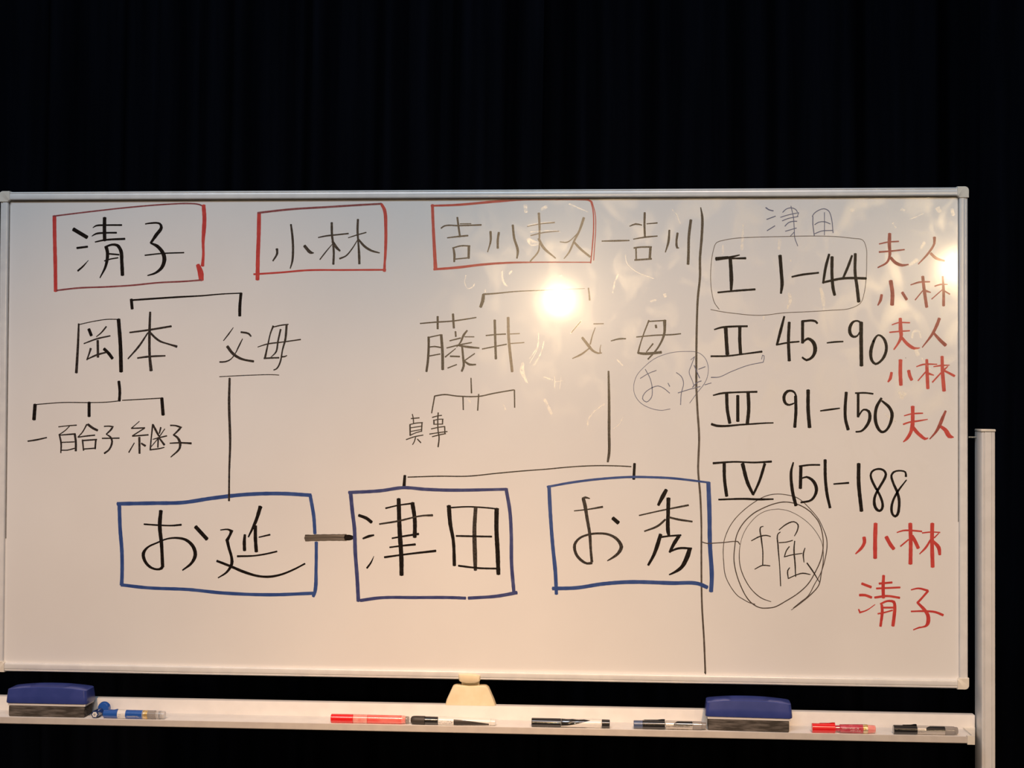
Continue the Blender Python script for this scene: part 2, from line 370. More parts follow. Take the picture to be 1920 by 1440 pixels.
g = G(); g.box(0.889, 0.9215, -0.002, 0.010, zb + 0.0362, zb + 0.0445, 0.001)
g.box(0.889, 0.8925, -0.0035, -0.001, zb + 0.0362, zb + 0.0445, 0.0006); g.box(0.918, 0.9215, -0.0035, -0.001, zb + 0.0362, zb + 0.0445, 0.0006)
part('stop_neck', g, M['clip'], stp)
kn = [(0.8840, 0.0140), (0.8838, 0.0085), (0.8848, 0.0020), (0.8885, -0.0006), (0.8960, -0.0020), (0.9050, -0.0026), (0.9140, -0.0018), (0.9215, 0.0), (0.9238, 0.0030), (0.9240, 0.0118), (0.9150, 0.0145), (0.9000, 0.0152)]
g = G(); vs = []; n = len(kn)
for y, k in ((-0.0115, 0.8), (-0.0105, 0.93), (-0.0080, 1.0), (0.014, 1.0)):
    for p in kn: vs.append((0.904 + (p[0] - 0.904) * k, y, Z0 + 0.0055 + (p[1] - 0.0055) * k - 0.001))
g.add(vs, [tuple(range(n)), tuple(range(3 * n, 4 * n))[::-1]] + [(j * n + i, (j + 1) * n + i, (j + 1) * n + (i + 1) % n, j * n + (i + 1) % n) for j in range(3) for i in range(n)])
part('stop_knob', g, M['clip'], stp, ang=50)

# ------------------------------------------------------------ handwriting, a film of ink on the panel
WRITING = """
*box_outline|red hand-drawn box around the first name at the top left
R 1080 8634 725 1089 8246 725 1107 7739 724 1120 7208 724
r 1055 8631 276 1713 8708 275 2571 8797 274 3254 8848 273 3681 8860 273 3868 8842 272 3962 8800 272
R 3954 8825 749 3973 8573 783 3962 8322 749 3952 8138 578 3959 7903 510 3944 7685 680
R 3854 7702 749 3906 7568 1089 3924 7417 918
r 1127 7220 310 1557 7267 310 2072 7287 309 2586 7317 308 3098 7367 307 3610 7392 307 3933 7417 306
*character|black handwritten character in the top left red box
K 1450 8383 724 1718 8227 722
K 1522 8025 413 1729 8050 413
K 1749 7792 103 1638 7671 310 1544 7591 344
K 2053 8597 687 2052 8378 687 2059 8167 687
K 1828 8409 138 1888 8446 309 2059 8457 309 2386 8458 343
K 1809 8249 138 1889 8294 344 2061 8311 343 2288 8313 343
K 1874 8139 241 2062 8176 343 2448 8197 411
K 2090 8041 721 2116 7940 652 2085 7688 515 1976 7460 206
K 2064 8041 343 2201 8088 412 2304 8074 583 2373 7973 686 2393 7771 686 2409 7511 720
K 2142 7915 309 2340 7897 309
K 2058 7780 240 2169 7814 240 2323 7839 240
*character|black handwritten character in the top left red box
K 2839 8477 240 2916 8490 308 3121 8479 410 3148 8408 581 3055 8274 649 2946 8115 410
K 2946 8115 308 3074 8056 615 3187 7921 717 3213 7804 785 3164 7653 615 3045 7552 410 2892 7502 205
K 2837 7885 257 3144 7918 256 3587 7934 256
*box_outline|red hand-drawn box around the second name of the top row
R 5016 8679 745 5011 8235 745 5001 7901 745 4996 7425 744
r 4990 8679 372 5598 8743 371 6272 8782 370 6944 8821 369 7329 8841 368
R 7329 8836 502 7388 8728 636 7416 8395 602 7411 7896 502 7400 7730 435 7396 7581 568
R 4924 7525 338 5439 7558 338 5945 7599 337 6617 7603 336 7421 7606 334
*character|
D 5360 8001 473 5366 7917 405 5286 7775 270
D 5623 8459 371 5653 8234 439 5667 7983 439 5654 7766 371 5616 7633 202
D 5882 8058 539 6001 7932 539 6060 7924 168
*character|
D 6142 8212 202 6276 8240 269 6512 8265 269 6713 8286 269
D 6396 8490 437 6402 8265 437 6429 8065 403 6439 7898 403 6432 7712 437
D 6404 8082 134 6279 7932 235 6176 7799 202
D 6412 8140 437 6497 8015 504 6556 7961 336
*character|
D 6710 8206 168 6864 8255 235 7048 8305 235
D 6890 8550 402 6884 8347 436 6898 8147 369 6917 7897 469 6923 7718 436
D 6890 8172 168 6782 7998 235 6666 7865 268 6549 7815 336
D 6907 8172 335 7016 8047 469 7151 7963 402 7302 7922 234
*box_outline|red hand-drawn box around the third name, near the glare
R 8289 8816 566 8299 8558 533 8327 8061 599 8355 7613 699
R 8264 8799 366 8747 8814 432 9410 8869 464 9989 8916 562 10566 8917 494 11059 8908 427 11191 8894 361 11248 8858 328
R 8322 7613 433 8754 7646 465 9251 7703 431 9747 7735 363 10242 7743 231 11229 7741 197
R 11232 8877 230 11274 8712 230 11288 8383 230 11268 8054 230 11237 7725 230
R 11257 8861 164 11315 8646 164 11327 8383 164 11309 8054 164 11291 7774 164
*character|
D 8756 8581 366 8782 8391 365 8808 8217 365
D 8453 8379 266 8516 8422 266 8782 8427 266 9205 8439 298
D 8807 8460 166 9014 8463 166
D 8571 8201 200 8783 8225 299 8958 8241 299
D 8685 8010 332 8706 7894 465 8703 7753 332
D 8669 8010 233 8834 8051 266 8997 8046 265
D 8975 8043 465 8972 7819 464
D 8711 7803 233 8968 7827 232
*character|
D 9377 8315 464 9381 8141 364 9324 7934 166
D 9532 8298 430 9513 8157 430 9514 8005 430
D 9790 8434 430 9819 8189 430 9886 7958 462 9871 7818 297
*character|dry greyish brown character fading into the glare
F 10274 8654 462 10288 8386 396 10286 8188 330
F 10287 8089 231 10274 7957 297 10118 7759 264
F 10057 8407 132 10288 8452 165 10568 8481 230
F 10124 8238 198 10371 8295 198 10651 8319 132
F 10273 8180 462 10356 8023 494 10588 7816 230
*character|dry greyish brown character fading into the glare
F 11107 8565 493 11029 8334 394 10931 8137 361 10834 7923 296 10744 7808 164
F 11029 8318 131 10800 8113 197 10668 8121 165
F 10923 8121 394 11047 7989 427 11228 7840 361
*connector_line|
D 11440 8132 197 11718 8138 295 11947 8143 229
*character|
D 12228 8656 392 12224 8413 392 12233 8208 392
D 11951 8406 196 12061 8446 327 12175 8426 229
D 12265 8449 196 12460 8465 261
D 12021 8167 196 12241 8203 294 12461 8223 228
D 12030 8003 294 12144 8019 294 12356 8022 294
D 12070 8003 294 12076 7773 294
D 12336 8019 457 12324 7814 457
D 12047 7781 327 12357 7802 326
*character|
D 12681 8330 358 12665 8116 423 12609 7923 195
D 12831 8277 423 12812 8116 391 12825 8009 390 12858 8001 163
D 13074 8517 520 13039 8214 488 13032 7886 488 13025 7703 520
*divider_line|long grey marker line dividing the board
D 13253 8747 195 13282 8570 448 13274 8216 468 13243 7804 438 13244 7480 428 13205 7067 409 13190 6655 389 13182 6047 389 13183 5440 389
G 13183 5440 389 13205 5029 389 13237 4521 389 13225 4129 389
G 13225 4129 369 13221 3934 369 13261 3446 369 13282 2948 330 13284 2363 330 13296 1496 330 13337 816 329 13363 213 329
*connector_line|
D 4482 5572 407 4476 5112 508 4502 4362 457 4491 3863 365 4491 3274 386
*connector_line|
D 11574 5728 343 11586 5197 490 11589 4608 510 11590 4215 510 11567 4058 392
*connector_line|
K 2584 7053 599 2603 6874 599
K 2567 7036 342 3459 7095 341 3953 7122 276 4309 7153 233 4690 7170 212
K 4684 7170 572 4665 6928 572 4664 6744 572
*character|
D 1575 6589 344 1564 6190 473 1538 5664 559
D 1571 6573 172 1839 6632 172 2117 6674 172 2353 6674 171
K 2342 6674 728 2383 6192 728 2402 5688 727
K 1771 6489 601 1820 6369 601
D 2108 6538 300 2012 6422 257 1917 6344 172
D 1678 6215 215 1928 6306 300 2185 6363 257
D 1945 6275 472 1953 5960 472
D 1812 6123 429 1781 6022 301 1739 5907 258
D 1739 5917 215 1931 6002 343 2124 6055 300
K 2069 6117 600 2167 6023 600 2232 5935 600
*character|
D 2950 6811 427 2942 6528 512 2947 6005 512 2978 5711 640
D 2559 6427 299 2889 6470 342 3358 6546 384
D 2911 6424 256 2743 6172 385 2532 5930 257
D 2954 6424 427 3062 6319 427 3158 6256 384 3255 6225 298 3468 6163 468
D 2713 5945 299 2937 5973 384 3246 5989 298
*character|
D 4544 6524 127 4456 6401 254 4358 6276 178
D 4690 6437 356 4837 6408 381 4881 6358 304
D 4721 6312 178 4648 6164 279 4586 6038 178 4498 5925 229 4397 5881 280 4289 5875 305
D 4432 6169 534 4535 6038 534 4663 5951 508 4778 5914 406 4936 5889 431
*character|
D 5304 6553 380 5255 6428 279 5206 6215 279 5151 5952 405
D 5305 6534 228 5444 6566 253 5589 6585 228
D 5557 6578 430 5534 6303 405 5485 6116 303 5437 5866 304 5374 5753 278 5318 5728 228
D 5444 6491 354 5395 6266 329 5359 6066 304 5259 5965 127
D 5132 5946 304 5246 5953 304 5417 5959 304
D 5474 5976 278 5524 5981 278 5568 6001 152
D 5010 6158 152 5193 6215 253 5484 6253 228 5825 6301 253
*connector_line|
D 4287 5599 153 4856 5629 152 5299 5641 152 5420 5634 152
*connector_line|
K 2360 5504 539 2381 5315 539 2373 5136 539
D 760 5058 175 1254 5098 174 1834 5101 174 2123 5110 173 2373 5136 173
D 2431 5146 192 3179 5191 192
K 746 5058 699 728 4774 699
K 1791 5105 579 1794 4840 579
K 3189 5191 652 3217 4877 652
*character|
D 613 4364 272 777 4390 310 980 4435 232
*character|
D 1205 4639 194 1355 4658 193 1554 4673 232
D 1423 4659 155 1337 4573 193 1212 4487 194
D 1222 4497 310 1259 4327 348 1255 4148 232
D 1222 4482 213 1531 4508 309
D 1521 4508 425 1543 4348 425 1544 4188 425
D 1272 4346 213 1513 4357 213
D 1264 4199 213 1380 4200 213 1524 4238 213
*character|
D 1751 4689 270 1666 4538 232 1580 4446 193
D 1771 4689 463 1877 4614 463 1959 4577 463
D 1590 4446 232 1725 4466 270 1908 4486 270
D 1671 4396 309 1693 4198 309
D 1672 4383 290 1947 4404 289
D 1928 4398 347 1916 4228 347
D 1693 4223 251 1920 4241 251
*character|
D 2085 4653 231 2176 4658 231 2253 4647 347 2215 4588 347 2129 4507 231
D 2129 4503 193 2207 4456 347 2242 4372 385 2190 4221 347 2095 4144 347
D 2049 4427 270 2380 4433 269
*character|
D 2762 4752 154 2685 4685 154 2609 4619 231
D 2609 4619 231 2869 4630 269
D 2859 4621 230 2630 4478 231
D 2630 4472 269 2937 4499 269
D 2765 4451 423 2772 4149 384
D 2670 4346 192 2566 4167 269
D 2804 4338 307 2882 4291 422
D 3021 4697 345 2995 4452 269 2978 4236 307
D 2969 4217 269 3170 4246 230 3246 4266 192
D 3027 4687 345 3090 4566 422 3139 4481 345
D 3175 4641 307 3148 4528 268
D 3252 4614 192 3139 4453 192 2968 4245 153
D 3024 4415 153 3129 4444 230 3292 4482 268
D 3129 4453 307 3122 4265 268
D 3139 4453 307 3246 4313 421
*character|
D 3357 4680 268 3453 4677 268 3558 4644 421 3502 4578 344 3416 4496 268
D 3420 4502 306 3493 4455 421 3542 4371 536 3543 4259 421 3372 4083 191
D 3351 4345 230 3552 4354 306 3762 4345 382
*connector_line|
D 9253 7144 559 9238 7023 633 9198 6912 522
D 9247 7150 298 9461 7163 261 9833 7200 186 10389 7224 130
F 10389 7224 111 11128 7255 92
F 11198 7264 277 11212 7153 277 11221 7039 332
*character|
D 8073 6604 225 8345 6628 262 8644 6647 261 8886 6679 261 9119 6717 224
D 8400 6734 411 8402 6505 411
D 8686 6781 448 8704 6521 411
D 8234 6352 449 8235 6148 449 8222 5906 449 8197 5710 412
D 8225 6343 225 8458 6394 224
D 8468 6394 523 8494 6074 523 8500 5749 523
D 8254 6166 224 8348 6176 262 8460 6158 262
D 8246 5999 224 8451 6037 224
D 8734 6456 336 8742 6363 336
D 8953 6475 298 8888 6391 410 8833 6261 298 8759 6168 149
D 8627 6283 224 8832 6335 261
D 8907 6358 186 9084 6358 186
D 8572 6149 224 8796 6205 261 9038 6252 224
D 8796 6196 299 8982 6168 410 9178 6150 261
D 8740 6140 149 8545 5981 261
D 8861 6168 373 8881 5964 410 8891 5815 447 8855 5718 373
D 8638 5996 299 8816 5991 298
D 8593 5777 224 8761 5842 224
D 9095 6048 224 8909 5917 224
D 8900 5908 298 9003 5843 410 9118 5844 261
*character|handwritten character beside the glare
D 9464 6670 446 9475 6336 446 9490 5951 446
F 9714 6717 520 9726 6337 520 9794 5716 520
D 9302 6382 223 9484 6401 223 9670 6411 260
F 9744 6411 186 9929 6421 186
D 9234 6132 223 9466 6179 223 9689 6222 223
F 9745 6235 186 10014 6254 185
*connector_line|
D 9029 5593 224 9040 5314 279
D 8353 5256 224 8540 5284 224 8764 5258 224 9193 5256 223 9434 5307 223 9824 5377 223
D 8353 5256 262 8299 4939 224
D 8882 5243 280 8889 5002 224
D 9174 5293 261 9157 4991 242
D 9837 5377 260 9844 5050 241
*character|
D 7938 4915 200 7957 4832 216 7962 4741 200
D 7915 4834 216 8069 4849 216
D 7895 4724 283 7901 4518 283
D 7891 4723 200 8008 4750 200 8132 4761 199
D 8120 4759 249 8112 4594 249
D 7912 4663 183 8108 4693 183
D 7913 4596 166 8108 4631 166
D 7905 4526 183 8009 4572 183 8108 4600 183
D 7825 4443 200 7984 4498 200 8142 4529 199
D 8001 4486 216 7977 4403 200 7944 4349 166
D 8036 4453 233 8101 4387 233
*character|
D 8422 4946 266 8414 4785 249 8426 4579 249 8441 4497 249 8424 4311 282
D 8310 4857 199 8406 4886 199 8488 4897 199
D 8341 4810 266 8344 4727 266
D 8331 4801 183 8439 4825 183 8518 4826 183
D 8505 4823 249 8502 4732 249
D 8344 4731 183 8510 4736 183
D 8292 4644 199 8423 4674 199 8548 4691 199
D 8544 4691 232 8549 4563 232
D 8262 4549 199 8424 4575 199 8594 4598 199
D 8312 4500 199 8441 4534 199 8565 4559 199
*character|dry pale brown character beside the glare
F 10908 5961 164 11072 6040 328 11235 6164 205
F 11087 6348 451 11215 6184 532 11277 6112 409 11379 6061 327 11451 6066 164
F 11326 6533 143 11275 6389 205 11235 6225 287
F 11295 6601 184 11479 6605 184
F 11420 6061 245 11416 6143 164 11432 6215 102
F 11059 6646 144 10886 6440 144
*connector_line|
D 11617 6287 184 11766 6325 306 11889 6329 245
*character|
D 12312 6668 285 12215 6412 245 12155 6227 245 12114 6063 367
D 12312 6647 244 12621 6668 244
D 12601 6668 610 12592 6412 447 12481 6167 326 12298 5951 285
D 12114 6067 367 12216 6053 489 12359 6060 489 12542 6081 488
D 12083 6360 204 12419 6392 244 12785 6409 244 12897 6423 203
D 12438 6580 407 12447 6531 407
D 12389 6238 285 12267 6084 204
*name_loop|thin blue pen loop with a small faded name
b 12708 5039 102 12546 5012 102 12342 5052 102 12159 5153 102 12056 5306 102 12039 5470 102 12096 5654 102 12217 5798 102 12420 5962 102 12705 6069 102 12989 6096 101 13212 6077 101 13334 5985 101 13395 5842 101 13386 5638 101 13335 5516 101 13194 5332 101 13063 5147 101
b 12157 5597 143 12299 5685 143 12452 5747 142
b 12248 5767 143 12340 5593 142 12378 5389 142 12362 5246 142 12270 5164 142 12199 5225 143 12239 5327 143 12341 5409 142 12483 5461 142 12585 5421 142 12697 5329 142
b 12666 5513 142 12697 5452 142
b 12818 5708 142 12909 5637 142 12950 5514 142 12910 5330 142 12897 5116 142
b 12849 5334 142 13032 5392 142 13254 5454 142
b 13151 6005 122 13091 5841 122 13051 5719 122 13112 5556 122 13143 5454 122
b 13142 5842 162 13213 5679 162 13244 5607 162
b 13223 5770 142 13345 5818 142
b 13113 5437 162 13193 5525 162 13274 5556 162
b 13335 5485 122 13457 5520 121
b 13141 5995 101 13081 5943 101
*arrow|thin blue pen arrow from the loop
b 13452 5622 182 13598 5629 121 13800 5721 121 14123 5845 121 14395 5903 121
b 14399 5903 121 14415 6019 121 14385 6033 121 14369 5958 121
*roman_numeral|roman numeral two
K 13507 6500 243 13628 6537 364 13871 6558 364 14109 6562 363
K 13715 6531 688 13730 6276 688 13747 6047 687
K 13972 6541 606 13972 6297 606 13987 6062 606
K 13447 6010 324 13731 6015 323 14034 6052 283 14376 6098 363
*number|black handwritten chapter range 45-90
K 14778 6742 362 14718 6502 523 14648 6227 443
K 14634 6221 282 14839 6262 322 15050 6283 281
K 14868 6634 563 14855 6299 563 14870 5933 603
K 15110 6655 562 15110 6259 562
K 15096 6655 402 15340 6655 401 15377 6615 361
K 15100 6259 281 15210 6336 482 15311 6259 682 15337 6117 682 15281 5995 522 15181 5944 401 15105 5994 361
K 15551 6260 240 15682 6276 320 15842 6285 280
K 16177 6565 399 16157 6626 360 16101 6662 320 16031 6650 400 15977 6581 560 15958 6494 600 15978 6413 560 16032 6372 440 16092 6386 320 16141 6464 240 16161 6535 240
K 16165 6636 679 16166 6261 679 16172 5846 679
K 16391 6292 519 16353 6180 599 16337 6059 599 16361 5937 519 16425 5877 399 16505 5918 439 16577 6009 518 16620 6161 558 16593 6302 518 16531 6383 399 16471 6403 319 16421 6353 399 16387 6286 519
*roman_numeral|roman numeral three
K 13490 5292 243 13631 5328 364 13894 5349 323 14287 5361 363
K 13736 5318 606 13749 5033 606 13794 4785 606
K 13938 5288 606 13940 4820 605
K 14126 5350 645 14137 5035 645 14113 4781 645
K 13461 4766 445 13552 4736 445 14037 4760 323 14440 4789 282 14584 4794 241
*number|black handwritten chapter range 91-150
K 14997 5273 361 14971 5344 361 14921 5380 402 14841 5374 482 14784 5306 563 14777 5217 563 14811 5146 482 14871 5124 362 14962 5157 241
K 14985 5283 562 14992 5019 562 14972 4719 562
K 15212 5396 642 15213 5041 642 15239 4716 641
K 15433 5018 240 15603 5043 360 15783 5068 240
K 15899 5358 560 15879 5044 560 15887 4862 559 15934 4680 599
K 16113 5349 519 16113 4914 519
K 16063 5345 320 16242 5350 319 16382 5334 319
K 16113 4914 279 16213 5046 319 16302 5016 479 16322 4885 598 16253 4733 479 16163 4651 359 16073 4641 319
K 16531 5254 438 16442 5088 558 16422 4865 598 16462 4724 558 16526 4644 478 16586 4648 438 16651 4715 478 16711 4867 597 16721 4978 597 16671 5089 557 16541 5206 359
*roman_numeral|roman numeral four
K 13493 4048 404 13877 4077 323 14240 4068 322 14552 4087 402
K 13695 4039 606 13700 3775 606 13741 3450 605
K 14028 4042 685 14120 3698 645 14221 3485 483
K 14221 3475 362 14331 3720 483 14431 4045 523
K 13596 3384 323 14040 3402 363 14322 3395 402 14587 3402 281
*number|black handwritten chapter range 151-188
K 14947 4074 281 14908 3907 482 14934 3543 602 14995 3290 602
K 15084 4010 602 15075 3605 601
K 15054 4006 321 15244 4031 321 15425 4033 320
K 15084 3777 241 15185 3812 361 15315 3728 561 15365 3567 600 15275 3394 400 15085 3346 361
K 15520 4125 560 15525 3791 560 15555 3508 560 15610 3256 480
K 15675 3687 280 15945 3710 399
K 16124 4059 678 16124 3715 678 16175 3201 678
K 16443 3597 438 16367 3748 438 16339 3848 398 16363 3919 359 16433 3960 358 16522 3965 398 16586 3931 398 16612 3871 438 16586 3790 477 16523 3678 478 16443 3536 438 16407 3435 478 16407 3324 557 16443 3238 517 16499 3206 438 16543 3245 477 16553 3336 477 16513 3466 438 16443 3607 398
K 16970 3834 437 16960 3914 318 16841 3939 318 16751 3912 358 16711 3851 398 16741 3721 437 16811 3560 477 16847 3419 516 16845 3258 516 16821 3147 477 16777 3110 437 16732 3146 437 16712 3236 477 16732 3368 437 16811 3540 397 16980 3773 238
*double_ring|thin black pen rings drawn around one character
c 13684 2305 145 13681 2475 145 13701 2646 145 13783 2862 145 13895 3034 145 14065 3206 145 14234 3336 145 14403 3436 145 14529 3480 145 14669 3496 145 14825 3482 145 14993 3442 144 15105 3372 144 15274 3204 144 15400 3050 144 15484 2881 144 15548 2697 180 15557 2556 180 15527 2343 180 15443 2060 156 15336 1865 156 15216 1645 156 15084 1534 156 14952 1423 156
c 13684 2305 145 13721 2001 145 13818 1795 145 13952 1627 145 14048 1568 145 14157 1509 145 14260 1483 145
c 15262 3173 192 15153 3251 192 14973 3328 193 14780 3351 193 14612 3319 193 14407 3238 193 14214 3126 193 14033 2942 193 13925 2734 193 13889 2514 193 13877 2283 193 13920 2040 193 14012 1786 193 14109 1605 193 14205 1497 193 14350 1420 193 14495 1416 193 14615 1436 193 14808 1542 192 15036 1691 192 15216 1863 192 15347 2083 192 15443 2302 192 15485 2509 192 15478 2751 192 15406 2993 192 15262 3173 192
c 14678 3222 96 14491 3196 96 14322 3115 97 14154 2943 97 14046 2759 97 13992 2576 97 13974 2430 145 13987 2187 169 14060 1969 169 14205 1740 169 14374 1597 169 14549 1532 120
c 14678 3222 96 14853 3193 96 15082 3080 96 15274 2919 96 15406 2738 96 15467 2605 96 15491 2327 144 15455 2060 168 15408 1841 192 15276 1682 192 15096 1522 144 14916 1386 120
*character|thin black pen character inside the rings
D 14407 2903 145 14359 2887 217 14372 2678 265 14399 2435 217 14397 2198 217
D 14191 2637 193 14348 2720 241 14456 2740 217 14540 2719 193
D 14252 2120 169 14397 2192 217 14530 2184 193
D 14691 2842 169 14829 2950 241 14961 2994 217 15034 2940 241 15016 2819 241 14968 2733 144
D 14715 2803 169 14671 2766 217 14673 2560 265 14698 2257 193 14723 1820 193
D 14691 2609 193 14830 2622 193 14938 2654 192
D 14974 2642 216 14962 2490 265 14981 2236 264 14993 1993 192
D 14878 2540 217 14824 2464 217 14788 2349 193
D 14788 2352 193 14914 2387 192 15107 2419 192
D 15161 2517 168 15131 2420 264 15143 2256 144
D 14885 2156 168 14849 2101 241 14861 1955 192
D 14861 1958 192 14999 2024 192 15119 2058 216 15257 2036 168
D 15197 2245 264 15311 2082 240 15420 1902 120
*connector_line|
c 13295 2607 170 13380 2581 170 13526 2589 170 13707 2603 169 13901 2624 169 13949 2618 193 13980 2570 169
*character|bright red handwritten character below the chapter numbers
R 16221 2723 637 16229 2634 605 16181 2537 542 16070 2423 223
R 16428 2975 732 16420 2701 732 16420 2350 732
R 16619 2736 668 16698 2592 699 16754 2520 636
*character|bright red handwritten character below the chapter numbers
R 16809 2818 191 16921 2855 286 17079 2857 317 17254 2843 285
R 17048 2982 698 17056 2628 698 17051 2254 698
R 17016 2692 254 16873 2569 254
R 17079 2757 635 17135 2661 634 17190 2541 634
*character|bright red handwritten character below the chapter numbers
R 17262 2815 254 17428 2833 253 17578 2827 253
R 17441 2986 697 17436 2665 697 17447 2202 696
R 17412 2696 317 17325 2551 412 17214 2433 190
R 17460 2665 475 17555 2553 696 17574 2425 506
R 17555 2811 190 17476 2729 253
*character|bright red handwritten character at the bottom right
R 16182 1884 478 16349 1822 477
R 16142 1674 478 16238 1675 478 16357 1634 477
R 16126 1416 287 16150 1360 318 16270 1402 223 16421 1509 127
R 16572 2034 541 16564 1849 604 16569 1632 572
R 16492 1888 382 16723 1912 381
R 16444 1799 350 16866 1824 349
R 16413 1634 414 16635 1665 413 16858 1636 413
R 16540 1503 477 16548 1382 540 16517 1116 445
R 16516 1518 350 16635 1573 381 16755 1559 508 16772 1482 572 16759 1289 603 16739 1127 603
R 16540 1454 350 16747 1457 349
R 16469 1341 286 16588 1366 286 16731 1409 286
*character|bright red handwritten character at the bottom right
R 17064 1783 222 17191 1812 317 17365 1771 412
R 17365 1767 412 17238 1617 380 17175 1549 412
R 17175 1555 412 17302 1425 602 17362 1330 665 17362 1185 665 17317 1128 348 17207 1103 285 17104 1061 222
R 17064 1393 285 17270 1401 348 17491 1388 411 17634 1334 443
*character|dull red handwritten character beside the first chapter range
S 16676 8256 574 16671 8058 638 16676 7847 479 16631 7733 383 16464 7636 255
S 16488 8066 224 16631 8099 255 16839 8114 255
S 16488 7920 319 16695 7936 319 16942 7963 255
S 16695 7814 542 16791 7717 574 16903 7676 478 17014 7692 223
*character|dull red handwritten character beside the first chapter range
S 17478 8186 540 17475 8072 413 17380 7910 413 17189 7697 191
S 17412 7894 477 17507 7805 508 17658 7756 317
*character|dull red handwritten character beside the first chapter range
S 16533 7141 447 16512 7036 511 16464 6947 223
S 16695 7393 702 16727 7165 701 16720 6955 701
S 16903 7182 510 16982 7052 509
*character|dull red handwritten character beside the first chapter range
S 17269 7473 541 17293 7246 572 17340 6915 572
S 17054 7319 223 17205 7368 318 17396 7376 254
S 17269 7214 223 17134 7044 223
S 17308 7214 540 17412 7182 191
*character|dull red handwritten character beside the first chapter range
S 17626 7473 317 17642 7198 508 17642 6939 508
S 17483 7295 222 17586 7327 286 17713 7327 159
S 17618 7230 190 17428 7060 191
S 17650 7214 254 17753 7149 254
*character|red handwritten character beside the second chapter range
R 16868 6708 557 16874 6509 724 16882 6368 585 16830 6254 418 16753 6141 251
R 16718 6591 195 16829 6630 251 17038 6630 251
R 16676 6455 251 16871 6474 279 17038 6484 223
R 16899 6354 501 16997 6241 613 17122 6163 501 17219 6173 139
*character|red handwritten character beside the second chapter range
S 17567 6709 555 17525 6595 583 17442 6426 472 17261 6182 195
S 17469 6440 417 17581 6313 611 17678 6221 638
*character|red handwritten character beside the second chapter range
R 16711 5723 474 16691 5617 530 16649 5553 307
R 16872 5950 668 16869 5716 668 16879 5497 668
R 17018 5759 584 17039 5661 584 17073 5590 584
*character|red handwritten character beside the second chapter range
R 17342 5959 500 17347 5761 639 17361 5436 583
R 17157 5831 195 17275 5871 306 17525 5877 194
R 17324 5739 278 17185 5576 222
R 17379 5704 444 17469 5676 167
*character|red handwritten character beside the second chapter range
R 17615 6016 583 17622 5762 638 17650 5395 666
R 17463 5832 194 17594 5853 305 17747 5861 166
R 17594 5719 277 17442 5549 278
R 17650 5762 361 17733 5720 416 17837 5664 443
R 17719 5840 166 17650 5776 361
*character|red handwritten character beside the third chapter range
R 17090 5106 662 17091 4918 662 17084 4749 728 17051 4628 596 16991 4527 530 16922 4462 159
R 16938 4937 199 17057 4971 252 17163 4982 304 17272 4986 238
R 16922 4782 291 17024 4820 291 17163 4841 331 17358 4875 159
R 17097 4729 596 17163 4642 662 17243 4569 595 17309 4522 463 17365 4536 198
*character|red handwritten character beside the third chapter range
S 17679 5028 396 17626 4907 555 17573 4773 594 17507 4651 436 17395 4519 198
R 17580 4752 528 17672 4686 726 17745 4572 791 17821 4553 198
*character|thin blue pen character above the boxed range
b 14439 8741 226 14496 8700 226 14576 8680 226
b 14456 8523 178 14617 8582 177
b 14464 8316 178 14606 8405 177
b 14746 8650 161 14802 8707 161 14891 8734 161 14979 8706 161 15012 8657 161
b 14706 8560 161 14835 8601 161 15036 8645 161
b 15036 8645 129 15012 8575 129
b 14738 8495 161 14835 8535 161 15028 8575 161
b 14787 8397 177 14851 8462 177 14931 8486 177 15004 8486 177
b 14795 8304 161 14996 8363 161
b 14884 8212 129 14956 8290 129
b 14895 8767 145 14939 8567 145 14956 8355 145 14964 8192 145 15021 8032 145
*character|thin blue pen character above the boxed range
b 15318 8224 177 15293 8436 177 15293 8574 177
b 15282 8574 161 15317 8631 161 15398 8688 161 15494 8715 161 15574 8679 161 15623 8565 160 15658 8272 160
b 15502 8647 145 15503 8232 144
b 15326 8423 161 15398 8468 161 15510 8476 161 15607 8435 160
b 15318 8253 161 15446 8305 161 15655 8317 160
*range_loop|thin pen loop around roman numeral one
c 13595 6875 113 13513 6986 113 13464 7166 113 13439 7427 113 13447 7689 114 13478 7918 114 13543 8098 113 13656 8138 113 13899 8179 113 14255 8197 113 14674 8206 113 15318 8216 112 15719 8203 112 16024 8170 112 16192 8140 112 16256 7994 112 16264 7783 112 16256 7458 112 16225 7198 112 16153 6987 112 15961 6889 112 15641 6857 112 15159 6827 112 14757 6807 113 14419 6766 113 14193 6766 113 13870 6798 113 13676 6823 113 13441 6868 113
*roman_numeral|roman numeral one
K 13535 7800 713 13754 7823 551
K 13762 7819 486 13964 7871 226
K 13819 7806 291 14078 7811 420
K 13795 7803 648 13812 7541 680 13817 7362 647 13812 7231 453
K 13570 7182 324 13869 7211 356 14249 7239 387
*number|black handwritten chapter range 1-44
K 14699 7858 677 14724 7540 612 14737 7329 612 14717 7166 387
K 14914 7467 322 15078 7504 386 15399 7543 321
K 15588 7881 417 15528 7654 513 15480 7353 417
K 15472 7364 385 15800 7434 449 15960 7445 448 16256 7438 448
K 15640 7832 609 15640 7491 545 15664 7231 577 15689 7133 513
K 16000 7856 384 15928 7653 480 15845 7458 384
K 16059 7889 544 16056 7539 544 16089 7295 576 16121 7011 608
*box_outline|blue hand-drawn box, the left of three
B 2356 3197 718 3046 3215 715 3604 3232 713 4160 3318 712 4825 3396 709 5489 3418 707 6040 3392 705
B 2392 3198 718 2412 2748 717 2451 2310 717 2460 1872 717 2453 1675 717
B 2446 1675 627 2950 1627 626 3731 1605 623 4398 1549 621 5284 1529 618 6099 1568 616
B 6029 3386 661 6098 3006 660 6123 2680 660
